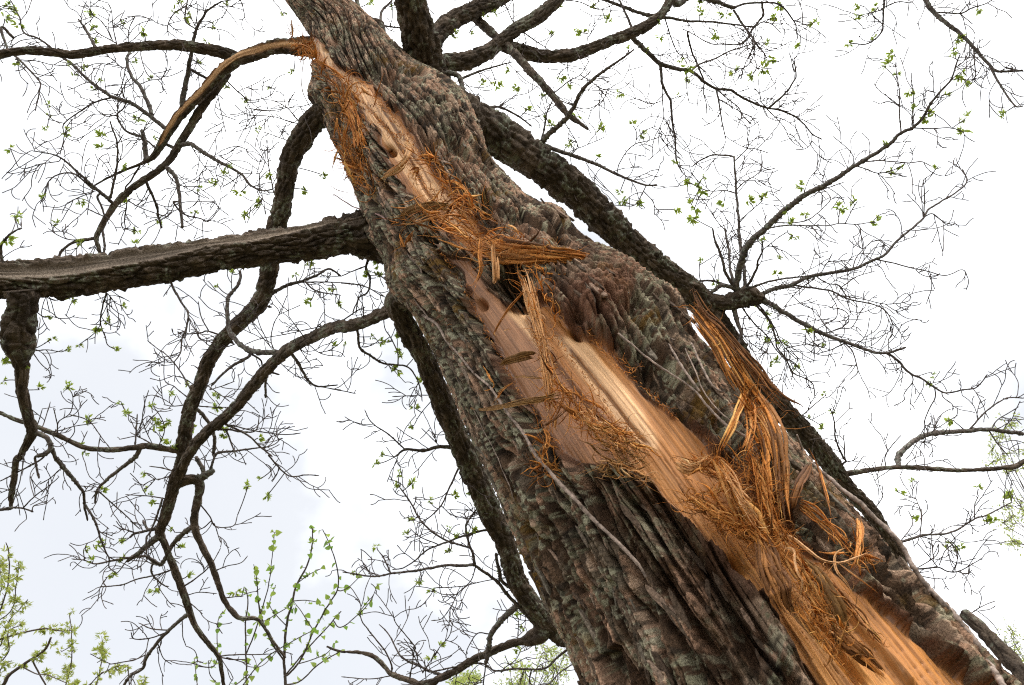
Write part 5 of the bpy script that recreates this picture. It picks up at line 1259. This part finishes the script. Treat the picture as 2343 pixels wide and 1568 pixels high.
# ------------------------------------------------------------------ climbing vines on the trunk
def vine(label, tiles, lift, seed, col=(0.27, 0.205, 0.165), name='climbing_vine'):
    r = np.random.default_rng(seed); pts = []
    for c, rr, s in tiles:
        for q in parse(s): pts.append((*TL(c, rr, q[0], q[1]), q[2] / 3.0))
    cp = catmull(pts, 3.0); m = len(cp); z, _, _ = surf(cp[::5, 0], cp[::5, 1]); z = np.interp(np.arange(m), np.arange(m)[::5], z)
    k = min(21, (m // 2) * 2 - 1); z = np.convolve(np.pad(z, k // 2, mode='edge'), np.ones(k) / k, 'valid')[:m]
    g = np.arange(m) * 0.09; z = z - lift - 0.018 - 0.012 * (fbm(g, g * 0 + seed, 390, 2) - 0.5)
    cp[:, 0] += 5 * (fbm(g, g * 0 + seed + 3, 391, 3) - 0.5); cp[:, 1] += 5 * (fbm(g, g * 0 + seed + 7, 392, 3) - 0.5)
    c3 = P(cp[:, 0], cp[:, 1], z); rad = 0.5 * cp[:, 2] * 0.9 * z / FPX; base = c3[0]
    v, q = tube(c3, rad, 12, (r.random((m, 12)) - 0.5) * 0.25 * rad[:, None] + 0.35 * rad[:, None] * (fbm(g * 3, g * 0 + seed, 393, 2) - 0.5)[:, None])
    bag = Bag(); bag.add(v, q, np.asarray(col) * 0.95 * (0.7 + 0.6 * np.repeat(fbm(g * 2, g * 0 + seed, 394, 3), 12)[:, None]) * (0.85 + 0.3 * r.random((len(v), 1))))
    for _ in range(m // 12):                                  # rootlets that hold the vine
        i = r.integers(m); curl(bag, cp[i, 0], cp[i, 1], z[i] + 0.012, r.uniform(0, 6.28), r.uniform(6, 16), r.normal(0, 2), 0.5, np.asarray(col) * 0.6, r, -0.02)
    o = link(name, bag.mesh(name, M_TWIG, base), None, base); tag(o, label, 'vine', 'climbing vines on the trunk')
vine('long greyish vine winding down the left half of the trunk', [(1, 0, '255,1290,10 285,1410,14 320,1510,18'), (1, 1, '345,0,20 370,100,22 440,280,22 490,470,24 540,580,24 640,640,22 700,740,20 800,860,18 900,980,17 1010,1080,17 1070,1170,18 1150,1280,20 1250,1400,22 1340,1560,24'), (1, 2, '1470,150,28 1600,280,28 1740,440,28 1900,590,26 2030,730,24 2090,830,14')], 0.03, 61)
vine('thin vine looping beside the long one near the left limb', [(1, 1, '365,20,12 395,90,14 470,200,14 545,270,16 550,340,15 535,410,12')], 0.03, 62)
vine('short vine strand parted from the long one above the bare wood', [(1, 1, '385,150,12 430,240,13 470,310,12 500,470,14 560,560,14 620,640,12')], 0.035, 63)
vine('pinkish vine crossing the scarred limb onto the trunk', [(1, 0, '-60,1330,7 20,1380,9 110,1430,11 240,1470,12 300,1510,14 330,1568,16')], 0.09, 64, (0.30, 0.19, 0.165))
vine('thick pale vine bowed along the lower right edge', [(2, 1, '780,1420,14 820,1520,18'), (2, 2, '840,-5,24 930,85,28 1050,185,30 1200,300,36 1250,350,38 1350,450,36 1480,575,36 1560,720,38 1650,850,36 1750,970,38 1880,1100,44 1980,1230,50 2080,1380,48 2190,1560,50 2260,1680,50')], 0.07, 65, (0.30, 0.235, 0.195))
vine('pale vine running from the burl under the hanging slab', [(1, 1, '1900,725,12 2000,800,13 2100,890,14 2200,960,15 2341,1045,15'), (2, 1, '100,1130,16 180,1235,18 300,1350,20 420,1420,20 560,1520,20')], 0.035, 66)
vine('slim vine slanting down from the dead stub', [(1, 1, '1950,480,11 2050,600,13 2150,680,13 2230,740,12 2300,775,9')], 0.04, 67)
vine('forked pale vine hanging below the dead stub', [(1, 1, '2135,480,22 2180,560,26 2260,680,28 2330,750,26'), (2, 1, '60,800,22 110,900,20 150,980,20 205,1080,18 270,1130,16')], 0.05, 68)
vine('second vine dangling right of the forked one', [(1, 1, '2190,500,13 2225,640,18 2240,760,18 2300,890,18 2341,960,18'), (2, 1, '60,1040,18 120,1120,15')], 0.05, 69)
vine('hair thin vine hugging the left edge below the scarred limb', [(1, 1, '330,60,7 360,180,8 400,300,8 420,400,8 470,520,8 530,640,8 600,760,7 660,880,6')], 0.03, 70)
vine('thin vine stem low on the left edge beside the drooping limb', [(1, 1, '760,960,7 820,1080,8 900,1230,8 960,1350,8 1040,1500,8'), (1, 2, '1090,60,8 1150,200,8 1200,330,6')], 0.03, 71)
vine('thin dead stem left of the upper strip under the fork', [(0, 0, '2080,420,6 2075,600,7 2115,710,7 2180,790,7 2260,900,7'), (1, 0, '10,1010,7 60,1150,6')], 0.03, 72, (0.22, 0.18, 0.15))
vine('thin dead stem right of the upper strip above the frayed broom', [(1, 0, '640,900,6 740,930,7 830,960,7 920,1000,7 1000,1090,7 1080,1170,6 1170,1260,6')], 0.03, 73, (0.24, 0.195, 0.16))
vine('third thin vine trailing behind the hanging slab', [(1, 1, '2240,560,8 2290,660,10 2341,760,10'), (2, 1, '40,880,10 90,1000,11 140,1110,10 210,1210,10 330,1330,9')], 0.045, 74)

# ------------------------------------------------------------------ other trees behind
def heart_mesh(seed, mat):
    r = np.random.default_rng(seed); n = 7; t = np.linspace(0, 1, n)
    prof = np.array([0.16, 0.42, 0.50, 0.44, 0.30, 0.13, 0.0]); y = np.array([-0.10, 0.02, 0.22, 0.45, 0.66, 0.86, 1.05])
    fold = r.uniform(0.15, 0.6); bend = r.uniform(-0.2, 0.4)
    mid_ = np.stack([0 * y, np.maximum(y, 0), -bend * y ** 2], 1)
    Lf = np.stack([prof, y, fold * prof - bend * y ** 2], 1); Rt = np.stack([-prof, y, fold * prof - bend * y ** 2], 1)
    v = np.vstack([mid_, Lf, Rt]); q = []
    for i in range(n - 1): q += [(i, n + i, n + i + 1, i + 1), (2 * n + i, i, i + 1, 2 * n + i + 1)]
    return mesh_data('leaf', v, np.array(q), mat)
def ash_mesh(seed, mat):
    r = np.random.default_rng(seed); bag = Bag()
    for s in range(r.integers(3, 6)):
        sd = rdir(r); sd[2] = sd[2] * 0.5 - 0.1; sd /= np.linalg.norm(sd)
        for k in range(5):
            a = (k - 2) * 0.62; u = np.cross(sd, rdir(r)); u /= np.linalg.norm(u)
            leaflet(bag, sd * 0.22, sd * math.cos(a) + u * math.sin(a), rdir(r), r.uniform(0.36, 0.62), r.uniform(0.10, 0.16), 0.3, r.uniform(0, 0.5))
    return mesh_data('leaf_cluster', np.vstack(bag.v), np.vstack(bag.f), mat)
def back_tree(name, label, cat, stems, z, leafm, lname, per, size, seed, group, jitter=4.0, trunk_w=0.05, cap=280, colr=(0.11, 0.085, 0.07)):
    """stems: list of (tile c, r, w0, w1, 'x,y ...'); all gather at one trunk that reaches the ground"""
    r = np.random.default_rng(seed); xs = []
    lines = []
    for c, rr, w0, w1, s in stems:
        p = np.array([TL(c, rr, *q[:2]) for q in parse(s)]); lines.append((p, w0 / 3, w1 / 3)); xs.append(p[0])
    low_ = max(xs, key=lambda p: p[1]); foot = P(low_[0], low_[1], z); base = np.array([foot[0], foot[1], 0.0])
    root = tag(empty(name, base), label, cat, group)
    # trunk from the ground to where the traced stems begin
    n = 24; t = np.linspace(0, 1, n); g = np.linspace(base, foot, n) + np.stack([0.08 * np.sin(t * 5), 0.06 * np.sin(t * 4 + 1), 0 * t], 1) * np.sin(t * math.pi)[:, None]
    v, q = tube(g, trunk_w * (1.0 - 0.45 * t), 12, (r.random((n, 12)) - 0.5) * 0.12 * trunk_w); bag = Bag(); bag.add(v, q, np.asarray(colr) * r.uniform(0.8, 1.2, (len(v), 1)))
    link('trunk', bag.mesh('trunk', M_TWIG, base), root)
    cnt = 0; done = [np.column_stack([np.full(2, low_[0]), [low_[1], low_[1] + 1], [z, z]])]
    for p, w0, w1 in lines:
        allp = np.vstack(done); d = np.hypot(allp[:, 0] - p[0, 0], allp[:, 1] - p[0, 1]); k = int(np.argmin(d)); z0 = allp[k, 2]
        bag = Bag()
        if 2 < d[k] < 260: p = np.vstack([allp[k, :2], p])
        L = len(p); zz = np.interp(np.linspace(0, 1, L), [0, 1], [z0, z0 * (1 + r.normal(0, 0.04))])
        cp = catmull(np.column_stack([p, np.linspace(w0, w1, L), zz]), 4.0)
        g = np.arange(len(cp)) * 0.2; cp[:, 0] += 2.4 * (fbm(g, g * 0 + r.uniform(0, 99), 420, 2) - 0.5)
        rad = 0.5 * np.maximum(cp[:, 2], 1.5) * cp[:, 3] / FPX
        v, q = tube(P(cp[:, 0], cp[:, 1], cp[:, 3]), rad, 6, (r.random((len(cp), 6)) - 0.4) * 0.25 * rad[:, None]); bag.add(v, q, np.asarray(colr) * r.uniform(0.7, 1.3, (len(v), 1)))
        done.append(cp[:, [0, 1, 3]])
        nl = int(len(cp) * per + r.random()); spots = []
        for _ in range(nl):
            i = min(len(cp) - 1, int(len(cp) * (1 - r.random() ** 1.3 * 0.8))); a = r.uniform(0, 6.28); L2 = r.uniform(2, jitter * 3)
            x, y, z1 = cp[i, 0] + math.cos(a) * L2, cp[i, 1] + math.sin(a) * L2, cp[i, 3] * (1 + r.normal(0, 0.008))
            tt = np.linspace(0, 1, 4); v, q = tube(P(np.interp(tt, [0, 1], [cp[i, 0], x]), np.interp(tt, [0, 1], [cp[i, 1], y]), np.interp(tt, [0, 1], [cp[i, 3], z1])), np.full(4, 0.55 * z1 / FPX), 4); bag.add(v, q, np.asarray(colr) * 1.2)
            spots.append((x, y, z1))
        bo = link('branch', bag.mesh('branch', M_TWIG, base), root)
        for x, y, z1 in spots:
            if cnt >= cap: break
            o = cluster_obj(lname, leafm[cnt % len(leafm)], x, y, z1, r.uniform(*size), bo, base, seed * 31 + cnt); cnt += 1
    return cnt
HM = [heart_mesh(900 + i, M_HEART) for i in range(8)]; AM = [ash_mesh(930 + i, M_ASH) for i in range(8)]
back_tree('sapling', 'young sapling with bright heart shaped leaves at the bottom left', 'sapling', [
    (0, 2, 24, 8, '1960,1700 1960,1568 1950,1400 1965,1160 2010,980 2040,870 2110,740 2140,600 2145,490'),
    (0, 2, 16, 6, '1970,1500 2060,1400 2150,1200 2250,1020 2320,900 2310,750 2260,600 2215,500'),
    (0, 2, 14, 8, '1720,1600 1690,1400 1685,1150 1700,1000 1685,900'),
    (0, 2, 12, 5, '1690,1350 1750,1200 1810,1000 1850,850 1865,700 1885,520'),
    (0, 2, 10, 5, '1785,1100 1770,950 1760,830 1740,740'),
    (0, 2, 14, 7, '1950,1400 1850,1250 1790,1080 1770,960'),
    (0, 2, 13, 8, '1960,1500 2080,1350 2200,1220 2341,1060'), (1, 2, 9, 5, '0,920 60,890 130,820'),
    (0, 2, 12, 8, '1955,1568 2060,1540 2180,1430 2341,1330'), (1, 2, 9, 5, '0,1170 120,1080 200,990 250,880'),
    (0, 2, 8, 5, '2150,1190 2080,1080 2020,1000'), (0, 2, 8, 5, '2040,870 2120,810 2220,760'), (0, 2, 8, 6, '1830,1120 1960,1040 2010,990'),
    (0, 2, 8, 5, '1380,1640 1355,1568 1340,1450 1335,1390'), (0, 2, 10, 6, '1640,1600 1800,1400 2000,1270 2150,1190'), (0, 2, 9, 5, '1480,1420 1490,1150 1530,1060'),
    (0, 2, 9, 6, '1700,1500 1560,1590 1450,1510 1430,1400'), (0, 2, 8, 5, '2010,990 2100,985 2190,1000'), (0, 2, 8, 5, '1965,1160 1900,1090 1850,1010 1890,880'), (0, 2, 9, 5, '2050,1420 2150,1390 2240,1350 2300,1280')],
    6.6, HM, 'leaf', 0.27, (8.5, 15), 41, None, 3.0, 0.03, 290, (0.10, 0.08, 0.065))
back_tree('tree', 'tree with drooping yellow green leaf tufts at the lower left corner', 'tree', [
    (0, 2, 30, 14, '-90,1720 20,1568 60,1500 170,1420 300,1330 350,1240'), (0, 2, 18, 8, '-80,1620 -60,1300 0,1255 150,1210 300,1180 420,1195 490,1190'),
    (0, 2, 12, 6, '400,1700 450,1568 490,1400 490,1200 475,1080'), (0, 2, 14, 6, '640,1700 660,1568 680,1490 700,1380 700,1260'),
    (0, 2, 14, 6, '-60,1330 -50,1200 20,1000 60,850 60,650 40,590'), (0, 2, 10, 5, '-20,1130 80,1050 110,900 130,720'), (0, 2, 9, 6, '600,1600 680,1500 800,1440 880,1430'),
    (0, 2, 10, 6, '150,1440 250,1490 330,1500 450,1550'), (0, 2, 10, 6, '-10,1420 60,1330 60,1200 160,1150'), (0, 2, 10, 6, '-20,1550 20,1430 80,1400'), (0, 2, 8, 5, '490,1300 420,1340'), (0, 2, 8, 5, '700,1480 600,1570 500,1580'),
    (0, 2, 9, 5, '-40,1000 10,900 0,760 20,690'), (0, 2, 9, 5, '0,1300 60,1130 130,1050 190,980'), (0, 2, 9, 5, '900,1640 960,1580 1010,1510')],
    10.0, AM, 'leaf_cluster', 0.25, (15, 25), 42, None, 4.0, 0.09, 280)

def far_tree(name, label, blobs, z, seed, leaf_px, nleaf, colr=(0.16, 0.135, 0.115), shift=0):
    """blobs: (x, y, rx, ry) ellipses of the crown on the photo grid"""
    r = np.random.default_rng(seed); cx = np.mean([b[0] for b in blobs]) + shift; cy = max(b[1] + b[3] for b in blobs)
    top = P(cx, cy, z); base = np.array([top[0], top[1], 0.0]); root = tag(empty(name, base), label, 'tree', None)
    n = 20; t = np.linspace(0, 1, n); g = np.linspace(base, top, n); v, q = tube(g, 0.16 * (1 - 0.6 * t), 10); bag = Bag(); bag.add(v, q, colr); link('trunk', bag.mesh('trunk', M_TWIG, base), root)
    lb = Bag(); bb = Bag()
    for (x0, y0, rx, ry) in blobs:
        hub = []
        for k in range(9):
            a = r.uniform(0, 6.28); q_ = math.sqrt(r.random()) * 0.75; hx, hy, hz = x0 + rx * q_ * math.cos(a), y0 + ry * q_ * math.sin(a), z * (1 + r.normal(0, 0.06)); hub.append((hx, hy, hz))
            tt = np.linspace(0, 1, 10); wx = cx + (hx - cx) * tt ** 0.45 + 6 * np.sin(tt * 5 + k); v, q = tube(P(wx, np.interp(tt, [0, 1], [cy, hy]), np.interp(tt, [0, 1], [z, hz])), np.linspace(1.3, 0.7, 10) * z / FPX, 5); bb.add(v, q, colr)
            for s in range(9):
                a2 = r.uniform(0, 6.28); L = r.uniform(0.15, 0.55) * (rx + ry) * 0.5; ex, ey = hx + math.cos(a2) * L, hy + math.sin(a2) * L - 0.15 * L
                v, q = tube(P(np.interp(tt, [0, 1], [hx, ex]) + 2 * np.sin(tt * 6 + s), np.interp(tt, [0, 1], [hy, ey]), np.full(10, hz)), np.linspace(0.6, 0.4, 10) * z / FPX, 4); bb.add(v, q, colr)
                for m_ in range(nleaf // (9 * 9 * len(blobs)) + 1):
                    u = r.uniform(0.15, 1.05); px_, py_ = hx + (ex - hx) * u + r.normal(0, 3.5), hy + (ey - hy) * u + r.normal(0, 3.5)
                    sc = leaf_px * r.uniform(0.6, 1.3) * z / FPX; leaflet(lb, P(px_, py_, hz * (1 + r.normal(0, 0.01))), rdir(r), rdir(r), sc, sc * 0.42, 0.2, 0.2)
    link('branch', bb.mesh('branch', M_TWIG, base), root)
    cr_ = link('crown', mesh_data('crown', np.vstack(lb.v) - base, np.vstack(lb.f), M_FAR), root); cr_['kind'] = 'stuff'
far_tree('tree', 'distant pale green tree showing behind the foot of the trunk', [(1265, 1545, 70, 85), (1170, 1560, 70, 45), (1060, 1560, 50, 20)], 16, 51, 6.5, 2600)
far_tree('tree', 'washed out leafy tree top at the right edge, halfway up', [(2310, 1030, 60, 75), (2330, 1190, 45, 80)], 18, 52, 6.5, 1000, shift=190)
far_tree('tree', 'washed out budding tree in the lower right corner', [(2320, 1470, 50, 70), (2345, 1560, 40, 60)], 18, 53, 5.5, 900, shift=150)
